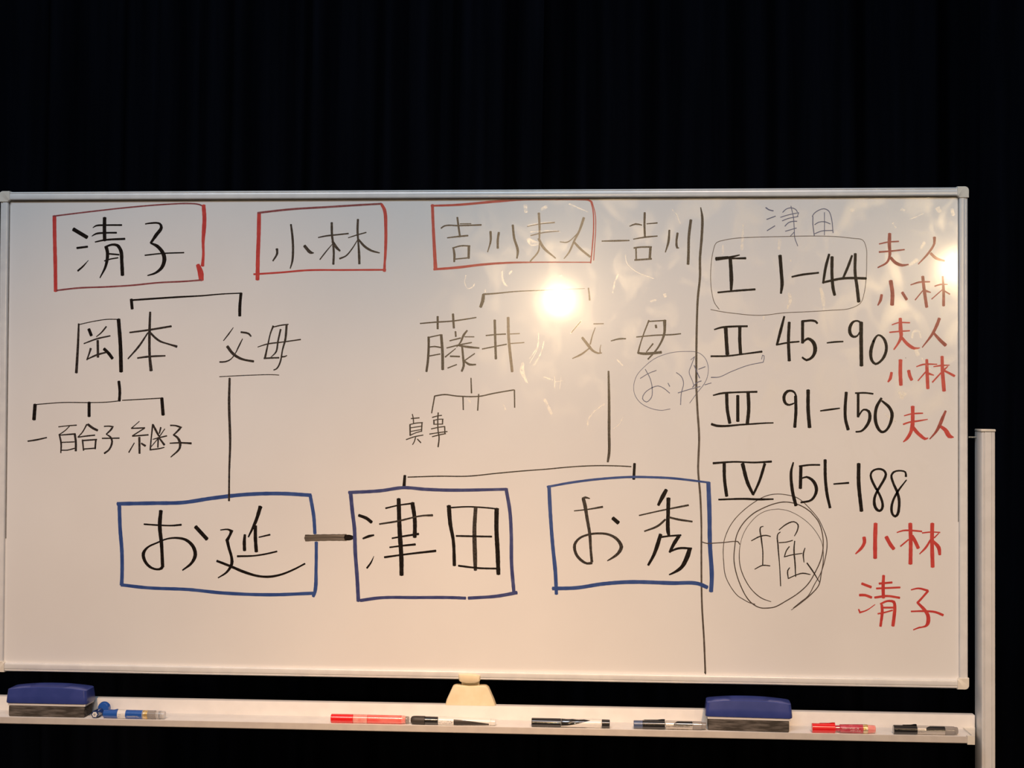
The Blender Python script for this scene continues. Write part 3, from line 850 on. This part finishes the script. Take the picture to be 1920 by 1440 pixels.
B 6151 2517 616 6150 2029 616 6132 1595 660 6099 1507 528
*character|large black character in the left blue box
K 2871 2819 313 3139 2804 313 3407 2799 312 3585 2816 401
K 3192 3074 715 3173 2800 759 3210 2451 670 3236 2024 625
K 3236 2046 580 3214 1996 536 3125 1975 402 2991 2021 492 2889 2140 626 2865 2271 626 2942 2382 402 3120 2471 313 3320 2550 312 3499 2568 401 3677 2533 535 3812 2414 668 3858 2262 712 3793 2108 534 3616 1964 267
K 3858 2782 757 4078 2552 756
*character|large black character in the left blue box
K 4332 2726 222 4476 2738 311 4543 2706 577 4517 2640 488 4456 2526 621
K 4460 2542 621 4501 2378 577 4547 2226 532 4553 2096 621 4461 1942 399 4296 1831 222
K 4270 2147 444 4527 2052 488 4793 1946 531 5060 1874 442 5281 1866 442 5501 1912 397 5721 2002 353 5940 2117 308
K 5088 3170 752 5006 2907 620 4865 2601 266
K 4996 2809 620 4998 2580 664 5018 2330 664
K 4798 2643 443 4788 2513 620 4794 2349 620
K 5064 2599 221 5274 2649 354
K 4658 2239 399 4990 2254 310 5233 2296 309 5409 2339 309
*connector_line|thick grey dash joining the left and middle blue boxes
H 5954 2594 1233 6367 2608 1231 6708 2612 1229
K 6697 2611 1053 6784 2612 1009 6850 2615 526
*box_outline|blue hand-drawn box, the middle of three
V 6756 3450 615 7348 3488 613 7785 3550 612 8178 3524 610 8657 3511 609 9698 3537 519
V 6789 3450 702 6825 3103 702 6867 2778 702 6885 2345 701 6921 1912 701 6951 1436 701
V 6990 1447 613 7362 1502 568 8016 1516 566 8669 1525 565 8951 1518 564
V 9005 1519 564 9535 1563 605 9902 1633 647
V 9693 3546 649 9765 3133 649 9793 2703 648 9802 2165 648 9848 1639 648
*character|large black character in the middle blue box
K 6946 3028 526 7089 2976 613 7188 2901 613
K 7026 2596 307 7135 2640 482 7233 2663 306
K 7236 2273 88 7182 2153 306 7106 2049 350
K 7449 3164 306 7678 3220 262 7961 3262 349
K 7950 3266 785 7996 2964 741 7998 2635 741
D 7335 2870 306 7680 2928 349 8115 3030 305 8329 3043 435
K 7573 2608 306 7791 2648 349 8070 2694 436
K 7530 2439 306 7792 2475 349 8010 2499 436
K 7433 2254 393 7793 2308 349 8392 2384 479
K 7692 3339 743 7713 2787 830 7750 2247 829 7756 1929 785
*character|large black character in the middle blue box
K 8630 3219 783 8660 2884 739 8717 2583 608 8741 2119 651
K 8659 3187 283 8984 3207 282 9310 3193 282 9559 3170 281
K 9520 3174 822 9518 2807 822 9542 2377 822 9559 1968 735
D 9130 3191 694 9110 2803 737 9124 2264 780 9132 2038 607
K 8770 2665 347 9096 2662 347 9432 2660 346
K 8817 2114 391 9208 2075 347 9554 2071 346
*connector_line|
K 7805 3774 524 7791 3568 611
D 7860 3746 218 8437 3768 218 8981 3773 217 9523 3831 217 9998 3878 216 10430 3914 216 10903 3961 215 11333 3986 215 11762 3985 214 11997 3974 214
*connector_line|
K 12059 4030 512 12045 3744 512
*box_outline|blue hand-drawn box, the right of three
B 10455 3588 397 10891 3671 435 11385 3738 434 11976 3783 433 12369 3782 432 12762 3766 431 13427 3693 352
B 10487 3602 674 10513 3117 674 10559 2524 673 10611 2031 713 10633 1617 633
B 10563 1718 673 10998 1736 672 11491 1816 670 11983 1856 708 12768 1847 705 13218 1845 703 13394 1777 703
B 13408 3693 782 13429 3147 781 13440 2558 781 13475 1970 780 13462 1705 780
*character|large black character in the right blue box
D 11119 3380 632 11150 3262 672 11190 3025 593 11241 2730 553 11262 2434 474 11283 2217 513
D 11100 3384 277 11159 3400 395 11238 3381 198
D 10952 3151 198 11190 3179 237 11476 3230 395
D 11283 2198 513 11194 2187 434 11075 2254 514 10986 2371 553 10965 2529 553 11054 2649 395 11227 2720 395 11389 2741 395 11586 2724 434 11744 2637 551 11823 2500 669 11765 2381 551 11667 2301 394 11568 2241 197
K 11664 3026 709 11766 2939 709
*character|large black character in the right blue box
K 12641 3552 667 12567 3414 746 12495 3271 471
D 12146 3079 236 12568 3178 275 13047 3277 352
K 12681 3399 745 12676 3139 667 12677 2785 666 12691 2726 510
D 12627 3011 353 12490 2891 392 12245 2790 275
D 12695 3051 353 12862 3013 392 13117 2977 313
K 12540 2734 667 12472 2507 706 12413 2349 589 12316 2171 432
K 12530 2685 353 12726 2711 314 12912 2725 352
K 12873 2709 666 12785 2570 666 12707 2412 431
K 12698 2416 313 12864 2483 431 13108 2485 352
K 13075 2485 782 13021 2317 861 12924 2139 665 12787 2040 431 12699 1999 235
*erased_mark|shiny streak left by rubbed-out marker
e 10075 8168 743 10150 8101 1089 10261 8093 643
e 11741 7511 245 11681 7363 294 11645 7178 196
e 8925 7513 199 8901 7364 199 8964 7253 199 9050 7290 199 9087 7339 199
e 9595 7587 347 9608 7438 347 9646 7339 347 9696 7302 248
e 9781 7587 297 9732 7525 297
e 10074 8428 198 10296 8465 198 10518 8489 198
e 12728 8715 195 12827 8592 195 12876 8444 195
e 11875 7880 147 11900 7732 147 12047 7584 147 12391 7436 147
e 11069 6660 344 10873 6426 246
e 10282 6424 198 10258 6178 198 10111 5955 198
e 10381 6277 197 10333 6079 197 10186 5832 198
e 9988 5856 544 9964 5732 544 10064 5523 346
e 12343 7018 342 12441 7048 342
e 12599 7153 537 12612 7104 537
e 10022 8800 644 10035 8676 644
e 10418 8774 593 10320 8724 593
e 10838 8821 296 11183 8672 148
e 9287 7228 248 9287 7191 248
e 10671 7487 395 10708 7482 395
e 10124 8304 148 10569 8328 148 10668 8303 148
*erased_mark|shiny streak left by rubbed-out marker
e 9988 5874 408 10008 5671 408 10083 5504 185
e 10378 5617 222 10545 5562 222
e 10399 5201 555 10455 5081 555 10530 4933 554
e 10282 6375 148 10265 6153 148 10118 5875 148
e 10375 6264 148 10321 6042 148 10211 5838 148
e 10582 5636 111 10583 5414 111
e 10702 5636 111 10675 5396 111
e 10564 5525 111 10730 5544 111
e 8033 5589 112 8071 5515 112
e 9640 5095 260 9677 5003 260
e 8979 5203 335 9016 5147 335
*erased_mark|shiny streak left by rubbed-out marker
e 11506 5129 204 11302 4975 245 11200 4810 286 11191 4728 286
e 11854 4916 163 11773 4752 163 11671 4670 163
e 11727 5950 245 11830 5837 245
*erased_mark|shiny streak left by rubbed-out marker
e 14699 8150 576 14678 7978 471
e 14888 7800 209 14893 7752 209
e 14863 7169 471 14889 7050 628 14832 6892 314
e 15432 7262 469 15484 7064 782 15490 6866 209
e 15990 8702 573 16016 8675 573
e 16849 5367 724 16927 5328 879 16888 5263 879
e 17081 6354 362 17107 6472 362 17198 6472 362 17236 6354 258
e 17146 6144 672 17185 6039 671
e 16604 4959 362 16785 4829 259
e 17301 8091 517 17223 7959 414
e 17016 7670 362 17172 7775 776
e 17533 8722 775 17572 8656 775
e 16886 8698 466 16938 8677 466
e 17042 8513 207 17275 8618 207
e 16731 8448 311 16783 8369 311
e 14405 6746 314 14413 6666 157
e 17791 8695 567 17817 8589 567
e 17249 5986 207 17404 5777 206
e 14029 8417 315 14004 7966 526
e 13661 8046 263 13662 7887 421
*speck|small dark speck of dirt on the board
s 16960 5991 103 16968 5988 103
*speck|small dark specks at the board's bottom left
s 143 161 228 169 151 228
s 257 163 165 272 158 165
*speck|tiny dark mark at the bottom of the dividing line
s 13348 232 174 13368 194 174
"""

def smooth_line(pts):
    """Catmull-Rom through x, z, width; corners sharper than 60 degrees stay corners"""
    n = len(pts)
    if n < 3: return pts
    T = []
    for i in range(n):
        if i == 0 or i == n - 1: T.append(None); continue
        a = pts[i] - pts[i - 1]; b = pts[i + 1] - pts[i]
        a2 = Vector((a.x, a.y)); b2 = Vector((b.x, b.y))
        if a2.length < 1e-7 or b2.length < 1e-7 or a2.normalized().dot(b2.normalized()) < 0.10: T.append(None)
        else: T.append((a.normalized() + b.normalized()) * 0.5)
    out = []
    for i in range(n - 1):
        p0, p1 = pts[i], pts[i + 1]; d = p1 - p0; L_ = d.length
        t0 = T[i] * L_ if T[i] is not None else d
        t1 = T[i + 1] * L_ if T[i + 1] is not None else d
        k = max(2, min(9, int(L_ / 0.004)))
        for j in range(k):
            s = j / k; s2 = s * s; s3 = s2 * s
            out.append(p0 * (2 * s3 - 3 * s2 + 1) + t0 * (s3 - 2 * s2 + s) + p1 * (-2 * s3 + 3 * s2) + t1 * (s3 - s2))
    out.append(pts[-1]); return out
def ribbon(g, raw, y, rnd, wk=1.0):
    pts = [Vector((raw[i] * 1e-4, raw[i + 1] * 1e-4, raw[i + 2] * 1e-5)) for i in range(0, len(raw), 3)]
    pts = [Vector((p.x, p.y, p.z)) for p in smooth_line(pts)]
    n = len(pts); A = []; Bp = []
    for i, p in enumerate(pts):
        q = Vector((p.x, p.y))
        a = (q - Vector(pts[i - 1][:2])) if i else None; b = (Vector(pts[i + 1][:2]) - q) if i < n - 1 else None
        if a is not None and a.length < 1e-7: a = None
        if b is not None and b.length < 1e-7: b = None
        if a is None and b is None: d = Vector((1, 0)); k = 1
        elif a is None: d = b.normalized(); k = 1
        elif b is None: d = a.normalized(); k = 1
        else:
            d = a.normalized() + b.normalized()
            if d.length < 0.2: d = a.normalized()
            d.normalize(); k = min(1.35, 1 / max(0.5, d.dot(a.normalized())))
        nn = Vector((-d.y, d.x)); h = max(p.z, 0.0004) * 0.5 * k * wk * (1 + rnd.uniform(-0.05, 0.05))
        A.append(q + nn * h); Bp.append(q - nn * h)
    d0 = (Vector(pts[1][:2]) - Vector(pts[0][:2])); d1 = (Vector(pts[-1][:2]) - Vector(pts[-2][:2]))
    d0 = d0.normalized() if d0.length else Vector((1, 0)); d1 = d1.normalized() if d1.length else Vector((1, 0))
    vs = []; H = 0.00012
    s0 = [A[0] - d0 * pts[0].z * 0.10, A[0] * 0.5 + Bp[0] * 0.5 - d0 * pts[0].z * 0.26, Bp[0] - d0 * pts[0].z * 0.10]
    s1 = [A[-1] + d1 * pts[-1].z * 0.10, A[-1] * 0.5 + Bp[-1] * 0.5 + d1 * pts[-1].z * 0.26, Bp[-1] + d1 * pts[-1].z * 0.10]
    left = A; right = Bp; fs = []
    for q in left: vs.append((q.x, y, q.y + Z0))
    for q in right: vs.append((q.x, y, q.y + Z0))
    for i in range(n - 1): fs.append((i, n + i, n + i + 1, i + 1))
    b = len(vs)
    for q in s0 + s1: vs.append((q.x, y, q.y + Z0))
    fs.append((0, b, b + 1, b + 2, n)); fs.append((n - 1, 2 * n - 1, b + 5, b + 4, b + 3))
    g.add(vs, fs)
rnd = random.Random(11); lay = 0
cur = None
def flush(cur):
    global lay
    if not cur or not cur[2]: return
    name, lab, st = cur
    if name in ('erased_mark', 'speck') and len(st) > 1:
        for q in st: flush([name, lab, [q]])
        return
    allv = []; allf = []; mats = []; midx = []
    for col, raw in st:
        g = G(); ribbon(g, raw, -0.00012 - (lay % 30) * 0.000006, rnd); lay += 1
        nb = len(allv); allv += g.v; allf += [tuple(i + nb for i in f) for f in g.f]
        if col not in mats: mats.append(col)
        midx += [mats.index(col)] * len(g.f)
    o = obj(name, allv, allf, INK[mats[0]], WB)
    for c in mats[1:]: o.data.materials.append(INK[c])
    for p, i in zip(o.data.polygons, midx): p.material_index = i
    bm = bmesh.new(); bm.from_mesh(o.data)
    bm.normal_update()
    for f in bm.faces:
        if f.normal.y > 0: f.normal_flip()
    bm.to_mesh(o.data); bm.free()
    if lab: o['label'] = lab
for ln in WRITING.strip().split('\n'):
    if ln[0] == '*':
        flush(cur); a = ln[1:].split('|'); cur = [a[0], a[1], []]
    else:
        t = ln.split(); cur[2].append((t[0], list(map(int, t[1:]))))
flush(cur)

# ------------------------------------------------------------ erasers on the tray
def eraser(x0, x1, yf, zf0, label, rz):
    L_ = x1 - x0; D = 0.047
    r = thing('board_eraser', label, 'eraser', ((x0 + x1) / 2, yf + D / 2, TF), 'blue felt erasers on the tray', rz)
    hb0, hb1 = 0.0252, 0.0550
    # body: stadium-cornered plan, crowned top, slightly narrower at the top
    nx = 18; ny = 8; vs = []; fs = []
    def plan(k):
        pts = []; rr = 0.006
        hx, hy = L_ / 2 - 0.0005, D / 2
        for cx, cy, a0 in ((hx - rr, hy - rr, 0), (-hx + rr, hy - rr, 90), (-hx + rr, -hy + rr, 180), (hx - rr, -hy + rr, 270)):
            for j in range(5):
                a = R_(a0 + j * 22.5); pts.append((cx + rr * math.cos(a), cy + rr * math.sin(a)))
        # extra points along the long sides so that the crown can bend
        out = []
        for i, p in enumerate(pts):
            q = pts[(i + 1) % len(pts)]; out.append(p)
            if abs(q[0] - p[0]) > 0.05:
                for j in range(1, 14): out.append((p[0] + (q[0] - p[0]) * j / 14, p[1]))
        return out
    pl = plan(0); n = len(pl)
    crown = lambda x: -0.0048 * (abs(x) / (L_ / 2)) ** 2.2
    rings = []
    for t, ins in ((0.0, 0.0), (0.06, -0.0006), (0.5, 0.0004), (0.90, 0.0016), (0.97, 0.0018), (1.0, 0.0028)):
        rings.append((t, ins))
    for t, ins in rings:
        for (x, y) in pl:
            kx = (L_ / 2 - ins) / (L_ / 2); ky = (D / 2 - ins) / (D / 2)
            z = hb0 + (hb1 + crown(x) - hb0) * t
            vs.append((x * kx, y * ky, z))
    for j in range(len(rings) - 1):
        for i in range(n): fs.append((j * n + i, j * n + (i + 1) % n, (j + 1) * n + (i + 1) % n, (j + 1) * n + i))
    # top: two inner rings for the crown, then a strip fan
    b = (len(rings) - 1) * n
    top = [b + i for i in range(n)]
    cz = len(vs); cen = []
    fs.append(tuple(range(n))[::-1])
    # bridge front and back points of the top
    half = sorted(range(n), key=lambda i: pl[i][0])
    fs.append(tuple(top))
    g = G(); g.add(vs, fs)
    bd = part('body', g, M['eblue'], r, local=True, label='glossy blue plastic back', ang=40)
    bm = bmesh.new(); bm.from_mesh(bd.data); bmesh.ops.triangulate(bm, faces=[f for f in bm.faces if len(f.verts) > 4]); bm.to_mesh(bd.data); bm.free()
    g = G(); g.box(-L_ / 2 + 0.004, L_ / 2 - 0.0035, -D / 2 + 0.0012, D / 2 - 0.001, 0.0205, 0.0262, 0.0006)
    part('foam_strip', g, M['ewhite'], r, local=True)
    g = G(); g.box(-L_ / 2 + 0.0048, L_ / 2 - 0.0055, -D / 2 + 0.002, D / 2 - 0.002, 0.0, 0.0208, 0.0028, 3)
    part('felt_pad', g, M['felt'], r, local=True, label='felt pad grey with marker dust')
    return r
eraser(0.0500, 0.2035, -0.0600, 0, 'blue eraser with grey felt at the left end of the tray', 0.0)
eraser(1.3330, 1.4865, -0.0615, 0, 'blue eraser with grey felt right of centre, beside the red capped marker', R_(-2.5))

# ------------------------------------------------------------ markers on the tray
def seg(root, name, t0, t1, r0, r1, material, label=None, e=0.0006, parent=None):
    g = G(); g.lathe([(t0, max(r0 - e, 0.0004)), (t0 + e, r0), (t1 - e, r1), (t1, max(r1 - e, 0.0004))], 'x', (0, 0, 0), 28)
    o = part(name, g, material, parent or root, local=True, label=label, ang=40)
    return o
def marker(x, length, label, rr=0.0078, y=-0.055, rz=0.0, ry=0.0):
    return thing('whiteboard_marker', label, 'marker', (x, y, TF + rr), 'markers lying on the tray', rz, 0.0, ry)
def clip_(parent, t0, t1, rr, m_, up=0.0022, root=None):
    g = G(); g.prism([(t0, rr - 0.001), (t0 + 0.002, rr + up * 0.35), (t1 - (t1 - t0) * 0.35, rr + up * 0.5), (t1 - (t1 - t0) * 0.15, rr + up), (t1, rr + up), (t1, rr - 0.0006)],
                     lambda p, t: (p[0], t, p[1]), -0.0022, 0.0022)
    part('clip', g, m_, parent, local=True)
def glyphs(parent, t0, t1, rr, ang, h, m_, seed, name='lettering'):
    """small illegible lettering printed along the barrel"""
    rn = random.Random(seed); g = G(); t = t0; R2 = rr + 0.00006
    def P(tt, u): a = ang + u / rr; return (tt, -R2 * math.cos(a), R2 * math.sin(a))
    while t < t1 - 0.001:
        wd = rn.uniform(0.0010, 0.0019)
        for _ in range(rn.choice((2, 3))):
            if rn.random() < 0.5:
                a = t + rn.uniform(0, wd - 0.0004); g.add([P(a, -h / 2), P(a + 0.0004, -h / 2), P(a + 0.0004, h / 2), P(a, h / 2)], [(0, 1, 2, 3)])
            else:
                u = rn.uniform(-h / 2, h / 2 - 0.0004); g.add([P(t, u), P(t + wd, u), P(t + wd, u + 0.0004), P(t, u + 0.0004)], [(0, 1, 2, 3)])
        t += wd + 0.0006
    part(name, g, m_, parent, local=True, smooth=False)

# 1: blue marker beside the left eraser
r = marker(0.2340, 0.115, 'blue capped marker with a clear end, right of the left eraser')
c = seg(r, 'cap', 0.0, 0.0265, 0.0070, 0.0078, M['blue'], 'blue cap'); clip_(c, 0.010, 0.0262, 0.0074, M['blue'], 0.0016)
seg(r, 'cap_tip', -0.0012, 0.004, 0.006, 0.0071, M['dblue'])
b_ = seg(r, 'label_sleeve', 0.0268, 0.0735, 0.0079, 0.0079, M['white'], 'white label sleeve', 0.0003)
lb = seg(r, 'blue_panel', 0.042, 0.0732, 0.00796, 0.00796, M['blue'], 'blue printed panel', 0.0001, b_); glyphs(b_, 0.045, 0.069, 0.0080, R_(-18), 0.0030, M['white'], 2)
glyphs(b_, 0.0285, 0.034, 0.0080, R_(-14), 0.0060, M['black'], 9)
seg(r, 'barrel', 0.0735, 0.0975, 0.0077, 0.0076, M['greyclear'], 'smoky clear barrel end')
seg(r, 'gold_print', 0.0745, 0.0830, 0.00785, 0.00785, M['gold'], 'gold printed patch', 0.0002)
p_ = seg(r, 'end_plug', 0.0975, 0.1145, 0.0072, 0.0066, M['clear'], 'clear end plug'); seg(r, 'plug_band', 0.103, 0.107, 0.0072, 0.0071, M['band'], None, 0.0002, p_)
# end-on marker and the blue magnet behind it
e_ = thing('whiteboard_marker', 'marker pointing end-on at the viewer, between the left eraser and the blue marker', 'marker', (0.2185, -0.060, TF + 0.0072), 'markers lying on the tray', R_(90))
seg(e_, 'cap', 0.0, 0.026, 0.0068, 0.0072, M['dblue'], 'dark blue cap')
g = G(); g.lathe([(-0.0012, 0.0046), (-0.0006, 0.0052), (0.001, 0.0052)], 'x', (0, 0, 0), 6); part('end_disc', g, M['white'], e_, local=True, label='white faceted end')
g = G(); g.lathe([(-0.0012, 0.0022), (-0.0008, 0.0026)], 'x', (-0.0006, 0, 0), 4); part('end_mark', g, M['band'], e_, local=True)
g = G(); g.lathe([(-0.0330, 0.0085), (-0.0326, 0.0100), (-0.0300, 0.0112), (-0.0250, 0.0120), (-0.0245, 0.0112)], 'y', (0.2240, 0.0, TF + 0.0120), 36)
o = part('magnet', g, M['blue'], None, ang=50); tag(o, 'round blue magnet standing on edge in the tray beside the left eraser', 'magnet')

# 2: red marker, centre left
r = marker(0.6565, 0.144, 'long red marker lying at the centre left of the tray')
seg(r, 'cap', 0.0, 0.0405, 0.0080, 0.0080, M['red'], 'bright red cap')
seg(r, 'ink_window', 0.0408, 0.0665, 0.0079, 0.0078, M['pink'], 'paler red window', 0.0002)
seg(r, 'barrel', 0.0668, 0.1290, 0.0078, 0.0076, M['redbody'], 'light red barrel', 0.0003)
seg(r, 'barrel_taper', 0.1290, 0.1365, 0.0076, 0.0066, M['pink'], None, 0.0003)
seg(r, 'end_plug', 0.1365, 0.1430, 0.0064, 0.0058, M['greyclear'], 'clear grey end plug')
# 3: black marker touching it
r = marker(0.8018, 0.152, 'dull black marker with a white label, end to end with the long red marker', 0.0076, ry=R_(0.5))
g = G(); g.lathe([(0, 0.0012), (0.0006, 0.0042), (0.002, 0.0062), (0.005, 0.0074), (0.010, 0.0078), (0.026, 0.0078), (0.0262, 0.0070)], 'x', (0, 0, 0), 28)
part('cap', g, M['dgrey'], r, local=True, label='round-ended dark grey cap', ang=40)
seg(r, 'grip', 0.0262, 0.0502, 0.0073, 0.0072, M['black'])
b_ = seg(r, 'label_sleeve', 0.0508, 0.1460, 0.0072, 0.0063, M['white'], 'white label sleeve', 0.0003)
glyphs(b_, 0.0525, 0.078, 0.0072, R_(-10), 0.0058, M['black'], 21)
def patch(t0, t1, lo, hi, rad, nt=16, nu=8):
    """print wrapped on a barrel between heights lo(s) and hi(s), s = 0..1 along it"""
    g = G(); vs = []; fs = []
    for i in range(nt + 1):
        s_ = i / nt; t = t0 + (t1 - t0) * s_; rr = rad(s_) + 0.00012
        for q in range(nu + 1):
            a = (lo(s_) + (hi(s_) - lo(s_)) * q / nu) / rr
            vs.append((t, -rr * math.cos(a), rr * math.sin(a)))
    for i in range(nt):
        for q in range(nu): fs.append((i * (nu + 1) + q, (i + 1) * (nu + 1) + q, (i + 1) * (nu + 1) + q + 1, i * (nu + 1) + q + 1))
    g.add(vs, fs); return g
g = patch(0.079, 0.143, lambda s: -0.0075 + 0.003 * s, lambda s: 0.0048 - 0.0062 * s ** 1.3, lambda s: 0.0069 - 0.0005 * s)
part('black_swoosh', g, M['dgrey'], b_, local=True, smooth=False)
seg(r, 'end_plug', 0.1460, 0.1545, 0.0060, 0.0054, M['white'], 'white end plug')
# 4: black marker with a dark end cap
r = marker(1.0215, 0.14, 'glossy black marker with a bare white band near its right end')
b_ = seg(r, 'cap', 0.0, 0.053, 0.0079, 0.0079, M['black'])
b_ = seg(r, 'barrel', 0.0532, 0.1255, 0.0078, 0.0077, M['white'], 'white barrel with black print', 0.0002)
g = patch(0.0534, 0.105, lambda s: -0.0040 + 0.0110 * s ** 1.5, lambda s: 0.0120 - 0.0015 * abs(math.sin(s * 8)) - 0.0025 * s, lambda s: 0.00785, 24)
part('black_print', g, M['black'], b_, local=True, smooth=False)
g = patch(0.0534, 0.100, lambda s: -0.0095, lambda s: -0.0068 - 0.0014 * s, lambda s: 0.00785, 12, 4)
part('black_print', g, M['black'], b_, local=True, smooth=False)
seg(r, 'end_cap', 0.1262, 0.1405, 0.0077, 0.0074, M['black'], 'black end cap')
# 5: black and silver marker beside the right eraser
r = marker(1.2046, 0.13, 'black and silver marker with a grey-blue tip, touching the right eraser')
seg(r, 'cap_tip', 0.0, 0.0165, 0.0072, 0.0072, M['greyblue'], 'grey-blue cap tip')
c = seg(r, 'cap', 0.0160, 0.0560, 0.0079, 0.0080, M['black'], 'black cap'); clip_(c, 0.017, 0.0558, 0.0076, M['black'], 0.0022)
b_ = seg(r, 'label_sleeve', 0.0572, 0.1050, 0.0078, 0.0078, M['silver'], 'silvery label sleeve', 0.0003); glyphs(b_, 0.0585, 0.065, 0.0079, R_(8), 0.0075, M['black'], 4)
g = patch(0.0715, 0.1046, lambda s: 0.0015, lambda s: 0.0102 - 0.006 * (1 - min(1, s * 5)), lambda s: 0.00785)
part('black_panel', g, M['black'], b_, local=True, smooth=False); glyphs(b_, 0.070, 0.100, 0.00794, R_(-2), 0.0030, M['dgrey'], 44); glyphs(b_, 0.061, 0.098, 0.0079, R_(-50), 0.0022, M['dgrey'], 45)
seg(r, 'barrel', 0.1052, 0.1215, 0.0077, 0.0074, M['greyclear'], 'smoky grey barrel end'); seg(r, 'end_plug', 0.1213, 0.1292, 0.0064, 0.0060, M['greyclear'])
# 6: red marker right of the eraser
r = marker(1.5205, 0.112, 'short red marker with a bright red cap and gold print, right of the right eraser')
c = seg(r, 'cap', 0.0, 0.0408, 0.0083, 0.0083, M['red'], 'bright red cap'); clip_(c, 0.012, 0.0406, 0.0080, M['red'], 0.0020)
seg(r, 'neck', 0.0400, 0.0490, 0.0052, 0.0056, M['crimson'])
b_ = seg(r, 'barrel', 0.0488, 0.0895, 0.0074, 0.0080, M['crimson'], 'crimson see-through barrel'); glyphs(b_, 0.052, 0.083, 0.0080, R_(14), 0.0022, M['white'], 61); glyphs(b_, 0.066, 0.085, 0.0081, R_(-14), 0.0022, M['white'], 62)
seg(r, 'gold_band', 0.0893, 0.0975, 0.0080, 0.0079, M['gold'], 'gold band', 0.0002)
seg(r, 'end_plug', 0.0974, 0.1112, 0.0074, 0.0066, M['pink'], 'pale red end plug')
# 7: black marker at the far right
r = marker(1.6634, 0.112, 'black marker with a clear end, nearest the right-hand post')
c = seg(r, 'cap', 0.0, 0.0405, 0.0081, 0.0081, M['black'], 'black cap'); clip_(c, 0.015, 0.0403, 0.0078, M['black'], 0.0022)
b_ = seg(r, 'label_sleeve', 0.0408, 0.0890, 0.0077, 0.0077, M['silver'], 'silvery label sleeve', 0.0003)
g = patch(0.0560, 0.0888, lambda s: 0.0010, lambda s: 0.0108 - 0.005 * (1 - min(1, s * 4)), lambda s: 0.00775)
part('black_panel', g, M['black'], b_, local=True, smooth=False); glyphs(b_, 0.043, 0.052, 0.0078, R_(0), 0.006, M['dgrey'], 71)
seg(r, 'barrel', 0.0892, 0.1065, 0.0076, 0.0073, M['greyclear'], 'clear barrel end'); seg(r, 'end_plug', 0.1064, 0.1118, 0.0066, 0.0062, M['greyclear'])
